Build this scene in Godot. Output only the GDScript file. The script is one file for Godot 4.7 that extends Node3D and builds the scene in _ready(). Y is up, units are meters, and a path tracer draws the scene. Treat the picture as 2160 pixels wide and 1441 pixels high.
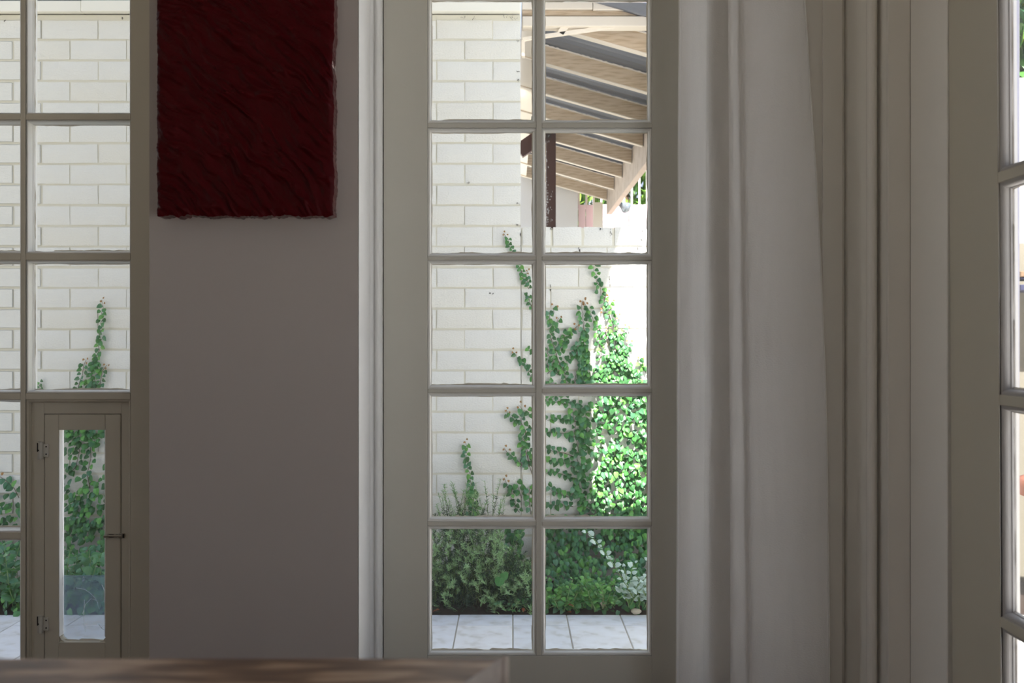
extends Node3D
# A room with French doors onto a narrow planted courtyard. Metres, y up, floor at y = 0.
# The door plane is z = 0, the room is on the +z side, the courtyard on the -z side.

const F := 2100.0          # focal length in pixels of the 2160 x 1441 frame (35 mm lens)
const CX := 1080.0
const CY := 720.5
const CAM := Vector3(0.0, 1.0, 2.1)
const ZW := -2.042         # face of the painted brick walls
const PAVE := -0.02        # top of the paving
var rng := RandomNumberGenerator.new()
var M := {}


# ------------------------------------------------------------------ mesh building
class MB:
	var v := PackedVector3Array()
	var n := PackedVector3Array()
	var uv := PackedVector2Array()
	var c := PackedColorArray()
	var ix := PackedInt32Array()
	var col := Color.WHITE
	var xf := Transform3D()

	func vert(p: Vector3, nn: Vector3, t := Vector2.ZERO) -> int:
		v.append(xf * p)
		n.append((xf.basis * nn).normalized())
		uv.append(t)
		c.append(col)
		return v.size() - 1

	func tri(a: Vector3, b: Vector3, d: Vector3) -> void:   # counter-clockwise from outside
		var nn := (b - a).cross(d - a)
		if nn.length_squared() < 1e-20:
			return
		nn = nn.normalized()
		var i := vert(a, nn)
		vert(b, nn)
		vert(d, nn)
		ix.append_array(PackedInt32Array([i, i + 2, i + 1]))

	func quad(a: Vector3, b: Vector3, d: Vector3, e: Vector3) -> void:
		var nn := (d - a).cross(e - b)
		if nn.length_squared() < 1e-20:
			return
		nn = nn.normalized()
		var i := vert(a, nn, Vector2(0, 1))
		vert(b, nn, Vector2(1, 1))
		vert(d, nn, Vector2(1, 0))
		vert(e, nn, Vector2(0, 0))
		ix.append_array(PackedInt32Array([i, i + 2, i + 1, i, i + 3, i + 2]))

	func box(lo: Vector3, hi: Vector3, ch := 0.0) -> void:
		if ch <= 0.0:
			var q := [Vector3(lo.x, lo.y, hi.z), Vector3(hi.x, lo.y, hi.z), Vector3(hi.x, hi.y, hi.z), Vector3(lo.x, hi.y, hi.z), Vector3(lo.x, lo.y, lo.z), Vector3(hi.x, lo.y, lo.z), Vector3(hi.x, hi.y, lo.z), Vector3(lo.x, hi.y, lo.z)]
			quad(q[0], q[1], q[2], q[3])
			quad(q[5], q[4], q[7], q[6])
			quad(q[1], q[5], q[6], q[2])
			quad(q[4], q[0], q[3], q[7])
			quad(q[3], q[2], q[6], q[7])
			quad(q[4], q[5], q[1], q[0])
			return
		# every edge chamfered
		var h := (hi - lo) / 2.0
		var k := minf(ch, minf(h.x, minf(h.y, h.z)) * 0.9)
		var m := (lo + hi) / 2.0
		for ax in 3:
			var b1 := (ax + 1) % 3
			var b2 := (ax + 2) % 3
			for s in [-1.0, 1.0]:
				var p := []
				for w in [[-1, -1], [1, -1], [1, 1], [-1, 1]]:
					var t := Vector3.ZERO
					t[ax] = s * h[ax]
					t[b1] = w[0] * (h[b1] - k)
					t[b2] = w[1] * (h[b2] - k)
					p.append(m + t)
				if s > 0:
					quad(p[0], p[1], p[2], p[3])
				else:
					quad(p[3], p[2], p[1], p[0])
			for s1 in [-1.0, 1.0]:
				for s2 in [-1.0, 1.0]:
					var a := Vector3.ZERO
					var b := Vector3.ZERO
					a[b1] = s1 * h[b1]
					a[b2] = s2 * (h[b2] - k)
					b[b1] = s1 * (h[b1] - k)
					b[b2] = s2 * h[b2]
					var e := Vector3.ZERO
					e[ax] = h[ax] - k
					if s1 * s2 > 0:
						quad(m + a - e, m + b - e, m + b + e, m + a + e)
					else:
						quad(m + b - e, m + a - e, m + a + e, m + b + e)
		for sx in [-1.0, 1.0]:
			for sy in [-1.0, 1.0]:
				for sz in [-1.0, 1.0]:
					var sg := Vector3(sx, sy, sz)
					var a := m + sg * Vector3(h.x, h.y - k, h.z - k)
					var b := m + sg * Vector3(h.x - k, h.y, h.z - k)
					var d := m + sg * Vector3(h.x - k, h.y - k, h.z)
					if sx * sy * sz > 0:
						tri(a, b, d)
					else:
						tri(b, a, d)

	func bar(a: Vector3, b: Vector3, w: float, h: float, up := Vector3.UP, ch := 0.0) -> void:   # a beam from a to b
		var z := (b - a).normalized()
		var x := up.cross(z).normalized()
		var y := z.cross(x)
		var keep := xf
		xf = keep * Transform3D(Basis(x, y, z), a)
		box(Vector3(-w / 2, -h / 2, 0), Vector3(w / 2, h / 2, (b - a).length()), ch)
		xf = keep

	func grid(p: Array, closed_u := false) -> void:   # rows of points, smooth; rows run up, points run right, seen from outside
		var rows := p.size()
		var cols: int = p[0].size()
		var at := v.size()
		for r in rows:
			for k in cols:
				var k0 := k - 1
				var k1 := k + 1
				if closed_u:
					k0 = (k - 1 + cols - 1) % (cols - 1) if k > 0 else cols - 2
					k1 = (k + 1) if k < cols - 1 else 1
				var du: Vector3 = p[r][mini(k1, cols - 1)] - p[r][maxi(k0, 0)]
				var dv: Vector3 = p[mini(r + 1, rows - 1)][k] - p[maxi(r - 1, 0)][k]
				var nn := du.cross(dv)
				if nn.length_squared() < 1e-24:
					nn = Vector3(0, 0, 1)
				vert(p[r][k], nn.normalized(), Vector2(float(k) / (cols - 1), 1.0 - float(r) / (rows - 1)))
		for r in rows - 1:
			for k in cols - 1:
				var i := at + r * cols + k
				ix.append_array(PackedInt32Array([i, i + cols + 1, i + 1, i, i + cols, i + cols + 1]))

	func tube(pts: Array, r0: float, r1: float, sides := 6, caps := false) -> void:
		var rings := []
		var side := Vector3.ZERO
		for i in pts.size():
			var d: Vector3 = (pts[mini(i + 1, pts.size() - 1)] - pts[maxi(i - 1, 0)]).normalized()
			if side == Vector3.ZERO:
				side = d.cross(Vector3(0.3, 0.5, 0.81)).normalized()
			side = (side - d * side.dot(d)).normalized()
			var up := d.cross(side)
			var r := lerpf(r0, r1, float(i) / maxi(pts.size() - 1, 1))
			var ring := []
			for k in sides + 1:
				var a := TAU * k / sides
				ring.append(pts[i] + (side * cos(a) + up * sin(a)) * r)
			rings.append(ring)
		grid(rings, true)
		if caps:
			for k in sides:
				tri(pts[0], rings[0][k + 1], rings[0][k])
				var l := pts.size() - 1
				tri(pts[l], rings[l][k], rings[l][k + 1])

	func lathe(prof: Array, sides := 20) -> void:   # (radius, y) pairs from the bottom up, round the local y axis
		var rings := []
		for q in prof:
			var ring := []
			for k in sides + 1:
				var a := -TAU * k / sides
				ring.append(Vector3(cos(a) * q.x, q.y, sin(a) * q.x))
			rings.append(ring)
		grid(rings, true)

	func prism(poly: Array, dir: Vector3, flat_caps := true) -> void:   # poly counter-clockwise seen against dir's end; extruded along dir
		for i in poly.size():
			var a: Vector3 = poly[i]
			var b: Vector3 = poly[(i + 1) % poly.size()]
			quad(a, b, b + dir, a + dir)
		if flat_caps:
			var nn := dir.normalized()
			var ax := nn.cross(Vector3(0.31, 0.72, 0.6)).normalized()
			var ay := nn.cross(ax)
			var flat := PackedVector2Array()
			for q in poly:
				flat.append(Vector2(q.dot(ax), q.dot(ay)))
			var t := Geometry2D.triangulate_polygon(flat)
			for i in range(0, t.size(), 3):
				var a: Vector3 = poly[t[i]]
				var b: Vector3 = poly[t[i + 1]]
				var d: Vector3 = poly[t[i + 2]]
				if (b - a).cross(d - a).dot(nn) < 0:
					var s := b
					b = d
					d = s
				tri(a + dir, b + dir, d + dir)
				tri(a, d, b)

	func mesh() -> ArrayMesh:
		var a := []
		a.resize(Mesh.ARRAY_MAX)
		a[Mesh.ARRAY_VERTEX] = v
		a[Mesh.ARRAY_NORMAL] = n
		a[Mesh.ARRAY_TEX_UV] = uv
		a[Mesh.ARRAY_COLOR] = c
		a[Mesh.ARRAY_INDEX] = ix
		var m := ArrayMesh.new()
		m.add_surface_from_arrays(Mesh.PRIMITIVE_TRIANGLES, a)
		return m


func part(called: String, mb: MB, m: Material, parent: Node = self, at := Transform3D()) -> MeshInstance3D:
	return put(called, mb.mesh(), m, parent, at)


func put(called: String, me: Mesh, m: Material, parent: Node = self, at := Transform3D()) -> MeshInstance3D:
	var o := MeshInstance3D.new()
	o.name = called
	o.mesh = me
	o.material_override = m
	o.transform = at
	parent.add_child(o, true)
	return o


func thing(called: String, label: String, category: String, at := Vector3.ZERO, group := "", kind := "") -> Node3D:
	var o := Node3D.new()
	o.name = called
	add_child(o, true)
	o.position = at
	return tag(o, label, category, group, kind)


func tag(o: Node3D, label: String, category: String, group := "", kind := "") -> Node3D:
	o.set_meta("label", label)
	o.set_meta("category", category)
	if group:
		o.set_meta("group", group)
	if kind:
		o.set_meta("kind", kind)
	return o


func local(o: Node3D) -> MB:      # a builder fed with world coordinates for a part of an unturned thing
	var b := MB.new()
	b.xf = Transform3D(Basis(), -o.position)
	return b


func at_px(px: float, py: float, z: float) -> Vector3:   # where the sight line through that point of the photo crosses depth z
	var d := CAM.z - z
	return Vector3((px - CX) / F * d, CAM.y + (CY - py) / F * d, z)


func wx(px: float, z: float) -> float:
	return (px - CX) / F * (CAM.z - z)


func wy(py: float, z: float) -> float:
	return CAM.y + (CY - py) / F * (CAM.z - z)


# ------------------------------------------------------------------ materials
func noise_tex(freq: float, size := 256, octaves := 4, kind := FastNoiseLite.TYPE_SIMPLEX_SMOOTH, ramp: Gradient = null, seed_ := 1) -> NoiseTexture2D:
	var f := FastNoiseLite.new()
	f.noise_type = kind
	f.seed = seed_
	f.frequency = freq
	f.fractal_octaves = octaves
	var t := NoiseTexture2D.new()
	t.width = size
	t.height = size
	t.seamless = true
	t.noise = f
	if ramp:
		t.color_ramp = ramp
	return t


func ramp(stops: Array) -> Gradient:
	var g := Gradient.new()
	var o := PackedFloat32Array()
	var c := PackedColorArray()
	for s in stops:
		o.append(s[0])
		c.append(s[1])
	g.offsets = o
	g.colors = c
	return g


func mat(called: String, color: Color, rough := 0.6, spec := 0.5) -> StandardMaterial3D:
	var m := StandardMaterial3D.new()
	m.resource_name = called
	m.albedo_color = color
	m.roughness = rough
	m.metallic_specular = spec
	M[called] = m
	return m


func relief(m: StandardMaterial3D, t: Texture2D, cm: float, scale: Vector3) -> void:
	m.heightmap_enabled = true
	m.heightmap_texture = t
	m.heightmap_scale = cm
	m.uv1_scale = scale


func mottle(m: StandardMaterial3D, t: Texture2D) -> void:
	m.albedo_texture = t


func materials() -> void:
	var fine := noise_tex(0.06, 256, 5, FastNoiseLite.TYPE_SIMPLEX_SMOOTH, null, 3)
	var lump := noise_tex(0.02, 256, 5, FastNoiseLite.TYPE_SIMPLEX_SMOOTH, null, 8)
	var soft := noise_tex(0.012, 256, 4, FastNoiseLite.TYPE_SIMPLEX_SMOOTH, ramp([[0.0, Color(0.93, 0.92, 0.91)], [1.0, Color.WHITE]]), 5)
	var dirt := noise_tex(0.015, 256, 5, FastNoiseLite.TYPE_SIMPLEX_SMOOTH, ramp([[0.0, Color(0.86, 0.84, 0.8)], [0.45, Color(0.97, 0.96, 0.95)], [1.0, Color.WHITE]]), 12)
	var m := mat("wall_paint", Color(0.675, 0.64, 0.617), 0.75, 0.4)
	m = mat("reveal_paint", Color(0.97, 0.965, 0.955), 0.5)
	mat("casing_paint", Color(0.955, 0.935, 0.90), 0.5)
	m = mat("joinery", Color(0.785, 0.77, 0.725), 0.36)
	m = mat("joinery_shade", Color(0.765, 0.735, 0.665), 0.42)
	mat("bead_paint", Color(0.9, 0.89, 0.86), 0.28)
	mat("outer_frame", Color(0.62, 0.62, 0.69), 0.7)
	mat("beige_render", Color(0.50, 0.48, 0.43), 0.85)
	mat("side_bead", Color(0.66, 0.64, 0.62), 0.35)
	mat("ceiling_paint", Color(0.92, 0.91, 0.89), 0.8)
	m = mat("floor_boards", Color(0.50, 0.36, 0.24), 0.4)
	mottle(m, noise_tex(0.03, 256, 4, FastNoiseLite.TYPE_SIMPLEX, ramp([[0.0, Color(0.7, 0.66, 0.6)], [1.0, Color.WHITE]]), 4))
	m.uv1_triplanar = true
	m.uv1_scale = Vector3(4, 4, 0.4)
	var g := mat("glass", Color(0.97, 1.0, 0.99, 0.03), 0.02)
	g.transparency = BaseMaterial3D.TRANSPARENCY_ALPHA
	m = mat("clouded_plastic", Color(0.72, 0.82, 0.92, 0.28), 0.45)
	m.transparency = BaseMaterial3D.TRANSPARENCY_ALPHA
	mat("old_metal", Color(0.62, 0.59, 0.53), 0.45).metallic = 0.3
	mat("screw_hole", Color(0.12, 0.1, 0.08), 0.8)
	mat("scratch", Color(0.9, 0.92, 0.93), 0.5)
	m = mat("paint_crust", Color(0.84, 0.81, 0.74), 0.6)
	m = mat("brick_paint", Color(0.885, 0.882, 0.85), 0.7, 0.35)
	relief(m, fine, 0.1, Vector3(1.2, 0.7, 1))
	m = mat("mortar_paint", Color(0.85, 0.835, 0.765), 0.8, 0.3)
	m = mat("brick_paint_warm", Color(0.885, 0.877, 0.835), 0.7, 0.35)
	relief(m, fine, 0.12, Vector3(1.2, 0.7, 1))
	mat("stain", Color(0.2, 0.18, 0.14), 0.9)
	m = mat("cream_timber", Color(0.92, 0.885, 0.83), 0.65)
	m = mat("rafter_timber", Color(0.85, 0.78, 0.69), 0.75)
	m.uv1_triplanar = true
	m.uv1_world_triplanar = true
	m.uv1_scale = Vector3(1.5, 12, 12)
	mottle(m, noise_tex(0.02, 256, 5, FastNoiseLite.TYPE_SIMPLEX_SMOOTH, ramp([[0.0, Color(0.8, 0.76, 0.7)], [0.5, Color(0.95, 0.93, 0.9)], [1.0, Color.WHITE]]), 21))
	m = mat("beam_timber", Color(0.78, 0.73, 0.68), 0.7)
	mottle(m, dirt)
	m.uv1_triplanar = true
	m.uv1_world_triplanar = true
	m.uv1_scale = Vector3(2, 2, 2)
	mat("zinc_sheet", Color(0.50, 0.52, 0.57), 0.4).metallic = 0.35
	m = mat("brown_steel", Color(0.26, 0.11, 0.08), 0.45)
	mottle(m, noise_tex(0.05, 256, 4, FastNoiseLite.TYPE_CELLULAR, ramp([[0.0, Color(1, 1, 1)], [0.85, Color(0.9, 0.9, 0.9)], [1.0, Color(0.75, 0.75, 0.75)]]), 2))
	m.uv1_triplanar = true
	m.uv1_scale = Vector3(3, 1, 3)
	mat("white_render", Color(0.86, 0.86, 0.86), 0.8)
	mat("fascia_paint", Color(0.93, 0.92, 0.87), 0.6)
	mat("pink_paling", Color(0.94, 0.83, 0.85), 0.7)
	mat("white_slat", Color(0.93, 0.90, 0.86), 0.7)
	mat("white_plastic", Color(0.80, 0.81, 0.82), 0.3)
	mat("lamp_glass", Color(0.60, 0.64, 0.68), 0.15).metallic = 0.6
	m = mat("slate_brick", Color(0.42, 0.46, 0.55), 0.8)
	mat("slate_mortar", Color(0.6, 0.62, 0.66), 0.9)
	for k in 3:
		m = mat("paving_%d" % k, [Color(0.925, 0.925, 0.935), Color(0.945, 0.94, 0.94), Color(0.90, 0.905, 0.92)][k], 0.55)
		mottle(m, dirt)
		m.uv1_triplanar = true
		m.uv1_world_triplanar = true
		m.uv1_scale = Vector3(3, 3, 3)
	mat("paving_joint", Color(0.66, 0.63, 0.58), 0.9)
	m = mat("soil", Color(0.17, 0.12, 0.09), 0.95)
	mat("lawn", Color(0.36, 0.40, 0.25), 0.95)
	mat("concrete", Color(0.62, 0.60, 0.55), 0.9)
	mat("side_paving", Color(0.95, 0.95, 0.95), 0.85)
	mat("roof_sheet", Color(0.42, 0.43, 0.45), 0.6)
	mat("house_render", Color(0.85, 0.83, 0.78), 0.85)
	# leaves: each tone is the leaf's own colour
	var greens := {
		"leaf_dark": Color(0.19, 0.39, 0.20), "leaf_mid": Color(0.26, 0.49, 0.24), "leaf_fresh": Color(0.37, 0.60, 0.26), "leaf_blue": Color(0.27, 0.47, 0.33),
		"leaf_tip": Color(0.62, 0.45, 0.24), "leaf_grey": Color(0.74, 0.81, 0.76), "leaf_soft": Color(0.33, 0.52, 0.34), "leaf_lime": Color(0.46, 0.64, 0.22), "needle": Color(0.18, 0.27, 0.21), "needle_tip": Color(0.62, 0.75, 0.54),
	}
	for k in greens:
		m = mat(k, greens[k], 0.36, 0.5)
		m.backlight_enabled = true
		m.backlight = Color(0.25, 0.3, 0.12)
	M.leaf_grey.roughness = 0.8
	m = mat("foliage", Color.WHITE, 0.5)
	m.vertex_color_use_as_albedo = true
	m.backlight_enabled = true
	m.backlight = Color(0.3, 0.35, 0.15)
	mat("vine_stem", Color(0.36, 0.27, 0.18), 0.8)
	mat("green_stem", Color(0.50, 0.60, 0.36), 0.7)
	mat("dead_leaf", Color(0.52, 0.28, 0.15), 0.8)
	mat("pale_stone", Color(0.78, 0.72, 0.62), 0.85)
	# cloth
	var weave := noise_tex(0.09, 512, 3, FastNoiseLite.TYPE_SIMPLEX, null, 6)
	m = mat("linen", Color(0.95, 0.94, 0.935), 0.9, 0.2)
	m.backlight_enabled = true
	m.backlight = Color(0.80, 0.79, 0.77)
	relief(m, weave, 0.05, Vector3(2.5, 14, 1))
	mat("linen_hem", Color(0.93, 0.92, 0.90), 0.9, 0.2)
	mat("brass", Color(0.6, 0.5, 0.33), 0.35).metallic = 0.9
	# painting
	m = mat("red_impasto", Color(0.25, 0.011, 0.03), 0.45, 0.22)
	mat("red_gloss", Color(0.32, 0.014, 0.04), 0.22, 0.6)
	mat("primed_canvas", Color(0.82, 0.78, 0.76), 0.85)
	# table
	m = mat("table_wood", Color(0.78, 0.71, 0.645), 0.4)
	mottle(m, noise_tex(0.018, 512, 5, FastNoiseLite.TYPE_SIMPLEX_SMOOTH, ramp([[0.0, Color(0.45, 0.36, 0.29)], [0.4, Color(0.62, 0.52, 0.43)], [0.65, Color(0.85, 0.76, 0.66)], [1.0, Color(1, 0.95, 0.88)]]), 31))
	m.uv1_triplanar = true
	m.uv1_world_triplanar = true
	m.uv1_scale = Vector3(1.0, 5, 5)
	m = mat("table_border", Color(0.74, 0.67, 0.62), 0.4)
	mottle(m, noise_tex(0.03, 256, 4, FastNoiseLite.TYPE_SIMPLEX_SMOOTH, ramp([[0.0, Color(0.62, 0.56, 0.5)], [1.0, Color.WHITE]]), 32))
	m.uv1_triplanar = true
	m.uv1_world_triplanar = true
	m.uv1_scale = Vector3(5, 5, 1.0)
	mat("terracotta", Color(0.52, 0.30, 0.22), 0.8)
	mat("dark_blue", Color(0.17, 0.18, 0.30), 0.6)
	mat("raw_timber", Color(0.48, 0.38, 0.28), 0.7)


# ------------------------------------------------------------------ the view, the light
func view_and_light() -> void:
	var cam := Camera3D.new()
	cam.name = "camera"
	cam.position = CAM
	cam.keep_aspect = Camera3D.KEEP_HEIGHT
	cam.fov = rad_to_deg(2.0 * atan(720.5 / F))
	cam.near = 0.02
	cam.far = 200.0
	var ca := CameraAttributesPhysical.new()
	ca.frustum_focal_length = 35.0
	ca.frustum_focus_distance = 2.9
	ca.exposure_aperture = 7.0
	ca.frustum_near = 0.02
	ca.frustum_far = 200.0
	cam.attributes = ca
	add_child(cam)
	cam.fov = rad_to_deg(2.0 * atan(720.5 / F))
	cam.current = true

	var sky := ProceduralSkyMaterial.new()
	sky.sky_top_color = Color(0.70, 0.79, 0.925)
	sky.sky_horizon_color = Color(0.985, 0.99, 1.0)
	sky.sky_curve = 0.2
	sky.ground_bottom_color = Color(0.45, 0.43, 0.40)
	sky.ground_horizon_color = Color(0.75, 0.75, 0.74)
	sky.sky_energy_multiplier = 1.0
	var s := Sky.new()
	s.sky_material = sky
	var e := Environment.new()
	e.background_mode = Environment.BG_SKY
	e.sky = s
	e.background_energy_multiplier = 1.0
	e.tonemap_mode = Environment.TONE_MAPPER_LINEAR
	e.tonemap_exposure = 1.7
	e.sdfgi_enabled = true
	e.ssao_enabled = true
	e.ssil_enabled = true
	var w := WorldEnvironment.new()
	w.name = "world_environment"
	w.environment = e
	add_child(w)

	var sun := DirectionalLight3D.new()
	sun.name = "sun"
	sun.light_color = Color(1.0, 0.985, 0.955)
	sun.light_energy = 3.9
	sun.light_angular_distance = 0.6
	sun.shadow_enabled = true
	sun.sky_mode = DirectionalLight3D.SKY_MODE_LIGHT_ONLY
	sun.look_at_from_position(Vector3(0.10, 1.53, 1.0), Vector3.ZERO, Vector3.UP)
	add_child(sun)


# ------------------------------------------------------------------ the room
func solid(called: String, boxes: Array, m: Material, label: String, category: String) -> MeshInstance3D:
	var b := MB.new()
	for q in boxes:
		b.box(q[0], q[1])
	var o := part(called, b, m)
	tag(o, label, category, "", "structure")
	return o


func room() -> void:
	var zf := 0.17       # room face of the front wall
	var zb := -0.08      # its outer face
	var ht := 2.6
	var wl := -0.703     # edges of the openings
	var dl := wx(755, zf)
	var dr := 0.735
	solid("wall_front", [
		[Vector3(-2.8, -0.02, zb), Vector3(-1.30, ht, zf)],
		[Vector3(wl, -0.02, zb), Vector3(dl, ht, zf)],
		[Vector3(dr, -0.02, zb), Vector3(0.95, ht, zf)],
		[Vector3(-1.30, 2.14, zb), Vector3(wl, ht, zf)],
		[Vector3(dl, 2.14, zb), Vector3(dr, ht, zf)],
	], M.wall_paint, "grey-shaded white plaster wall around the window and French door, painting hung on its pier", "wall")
	var x0 := 0.771
	solid("wall_right", [
		[Vector3(x0 + 0.02, 2.14, 0.235), Vector3(x0 + 0.18, ht, 4.8)],
		[Vector3(x0 + 0.06, -0.02, zf), Vector3(x0 + 0.18, 2.14, 0.235)],
		[Vector3(x0, 2.14, zf), Vector3(x0 + 0.18, ht, 0.235)],
		[Vector3(x0 + 0.02, -0.02, 3.3), Vector3(x0 + 0.18, ht, 4.8)],
	], M.wall_paint, "side wall at the right with the second French door in it", "wall")
	solid("wall_left", [
		[Vector3(-2.8, -0.02, zf), Vector3(-2.62, ht, 1.1)],
		[Vector3(-2.8, -0.02, 2.0), Vector3(-2.62, ht, 4.8)],
		[Vector3(-2.8, 2.2, 1.1), Vector3(-2.62, ht, 2.0)],
		[Vector3(-2.8, -0.02, 1.1), Vector3(-2.62, 0.5, 2.0)],
	], M.wall_paint, "plaster wall at the far left of the room with a tall window in it, out of view", "wall")
	solid("wall_back", [
		[Vector3(-2.8, -0.02, 4.8), Vector3(-1.6, ht, 4.95)],
		[Vector3(-0.9, -0.02, 4.8), Vector3(0.95, ht, 4.95)],
		[Vector3(-1.6, 2.3, 4.8), Vector3(-0.9, ht, 4.95)],
	], M.wall_paint, "wall behind the camera with a tall garden opening", "wall")
	solid("floor", [[Vector3(-2.8, -0.12, zb), Vector3(0.95, 0.0, 4.95)]], M.floor_boards, "brown timber floor of the room", "floor")
	solid("ceiling", [[Vector3(-2.8, ht, zb), Vector3(0.95, ht + 0.12, 4.95)]], M.ceiling_paint, "white ceiling of the room", "ceiling")

	# door casing left: painted reveal lining, then a rounded stop bead beside the door
	var b := MB.new()
	var prof := [[dl + 0.0005, 0.169], [dl + 0.002, 0.1705], [dl + 0.0025, 0.02], [dl + 0.008, 0.004], [dl + 0.0105, 0.004]]
	for k in 9:
		var a := PI * k / 8.0
		prof.append([-0.2810 - 0.0068 * cos(a), 0.004 + 0.009 * sin(a)])
	prof.append_array([[-0.273, 0.002], [-0.2725, -0.05], [dl + 0.0005, -0.05]])
	var poly := []
	for q in prof:
		poly.append(Vector3(q[0], 0.0, q[1]))
	poly.reverse()
	b.prism(poly, Vector3(0, 2.14, 0))
	tag(part("trim_1", b, M.reveal_paint), "bright white reveal and rounded stop bead left of the French door", "door frame", "", "structure")

	# right casing: flat board, step, flat, bead, groove and the edge of the wall
	b = MB.new()
	prof = [[0.40, -0.05], [0.40, 0.012], [wx(1734, 0.012), 0.012], [wx(1736, 0.024), 0.024], [wx(1776, 0.024), 0.024], [wx(1780, 0.019), 0.019], [wx(1782, 0.012), 0.012], [wx(1785, 0.018), 0.018], [wx(1827, 0.096), 0.096], [wx(1828, 0.106), 0.106]]
	for k in 11:
		var a := PI * k / 10.0
		prof.append([0.7165 - 0.0095 * cos(a), 0.117 + 0.0115 * sin(a)])
	prof.append_array([[wx(1852, 0.106), 0.106], [0.7325, 0.120], [0.7325, 0.150], [wx(1873, 0.1695), 0.1695], [wx(1874.5, 0.1725), 0.1725], [0.7706, 0.1725], [0.7706, 0.1702], [0.7345, 0.1702], [0.7345, -0.05]])
	poly = []
	for q in prof:
		poly.append(Vector3(q[0], 0.0, q[1]))
	poly.reverse()
	b.prism(poly, Vector3(0, 2.14, 0))
	tag(part("trim_2", b, M.casing_paint), "stepped painted casing with a round bead between curtain and room corner", "door frame", "", "structure")


# a glazed leaf: x along the wall, y up, z towards the room
func leaf_frame(o: Node3D, x0: float, x1: float, y0: float, y1: float, cols: Array, rows: Array, th: float, gd: float, bw: float, m: Material, skip := [], bm: Material = M.bead_paint) -> void:
	var first: float = cols[0][0]
	var last: float = cols[-1][1]
	for s in [[x0, first], [last, x1]]:
		var b := MB.new()
		b.box(Vector3(s[0], y0, -th), Vector3(s[1], y1, 0), 0.0012)
		part("stile", b, m, o)
	var low: float = rows[-1][0]
	var high: float = rows[0][1]
	for s in [[y0, low], [high, y1]]:
		if s[1] - s[0] > 0.002:
			var b := MB.new()
			b.box(Vector3(first, s[0], -th), Vector3(last, s[1], 0), 0.001)
			part("rail", b, m, o)
	for k in cols.size() - 1:
		var b := MB.new()
		b.box(Vector3(cols[k][1], low, -th), Vector3(cols[k + 1][0], high, 0.0004), 0.001)
		part("muntin", b, m, o)
	for r in rows.size() - 1:
		for k in cols.size():
			if [r, k] in skip:
				continue
			var b := MB.new()
			b.box(Vector3(cols[k][0], rows[r + 1][1], -th), Vector3(cols[k][1], rows[r][0], 0), 0.001)
			part("muntin", b, m, o)
	for r in rows.size():
		for k in cols.size():
			if [r, k] in skip:
				continue
			var xa: float = cols[k][0]
			var xb: float = cols[k][1]
			var ya: float = rows[r][0]
			var yb: float = rows[r][1]
			part("glazing_bead", bead(xa, xb, ya, yb, th, gd, bw), bm, o)
			var b := MB.new()
			b.box(Vector3(xa + bw * 0.8, ya + bw * 0.8, -gd - 0.003), Vector3(xb - bw * 0.8, yb - bw * 0.8, -gd))
			part("pane", b, M.glass, o)
			part("paint_edge", crust(xa + bw, xb - bw, ya + bw, yb - bw, -gd), M.paint_crust, o)


func bead(xa: float, xb: float, ya: float, yb: float, th: float, gd: float, bw: float) -> MB:
	var b := MB.new()
	var prof := [[0.0, -0.0005], [0.0, -0.003], [0.0022, -0.0032]]
	for k in 6:
		var a := PI / 2 * k / 5.0
		prof.append([lerpf(0.0022, bw * 0.82, sin(a)), lerpf(-0.0032, -gd * 0.62, 1 - cos(a))])
	prof.append_array([[bw * 0.84, -gd * 0.72], [bw, -gd * 0.76], [bw, -gd - 0.002], [0.001, -th]])
	var rings := []
	for q in prof:
		rings.append([Vector3(xa + q[0], ya + q[0], q[1]), Vector3(xb - q[0], ya + q[0], q[1]), Vector3(xb - q[0], yb - q[0], q[1]), Vector3(xa + q[0], yb - q[0], q[1])])
	for k in rings.size() - 1:
		for s in 4:
			var t := (s + 1) % 4
			b.quad(rings[k][s], rings[k][t], rings[k + 1][t], rings[k + 1][s])
	return b


func crust(xa: float, xb: float, ya: float, yb: float, z: float) -> MB:   # the ragged line of old paint where bead meets glass
	var b := MB.new()
	var edges := [[Vector2(xa, ya), Vector2(xb, ya), Vector2(0, 1), 1.6], [Vector2(xb, ya), Vector2(xb, yb), Vector2(-1, 0), 1.0], [Vector2(xb, yb), Vector2(xa, yb), Vector2(0, -1), 0.8], [Vector2(xa, yb), Vector2(xa, ya), Vector2(1, 0), 0.8]]
	for e in edges:
		var n := int((e[1] - e[0]).length() / 0.006)
		var prev := 0.001
		var w := 0.001
		for k in n:
			w = clampf(w + rng.randf_range(-0.0007, 0.0007), 0.0002, 0.0022) if rng.randf() > 0.06 else rng.randf_range(0.0003, 0.0032)
			var p: Vector2 = e[0].lerp(e[1], float(k) / n)
			var q: Vector2 = e[0].lerp(e[1], float(k + 1) / n)
			var pi: Vector2 = p + e[2] * prev * e[3]
			var qi: Vector2 = q + e[2] * w * e[3]
			b.quad(Vector3(p.x, p.y, z + 0.001), Vector3(q.x, q.y, z + 0.001), Vector3(qi.x, qi.y, z + 0.0004), Vector3(pi.x, pi.y, z + 0.0004))
			prev = w
	return b


func px_cols(list: Array) -> Array:
	var r := []
	for q in list:
		r.append([(q[0] - CX) / 1000.0, (q[1] - CX) / 1000.0])
	return r


func px_rows(list: Array) -> Array:     # from the top down, as (low, high) in metres
	var r := []
	for q in list:
		r.append([1.0 + (CY - q[1]) / 1000.0, 1.0 + (CY - q[0]) / 1000.0])
	return r


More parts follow.
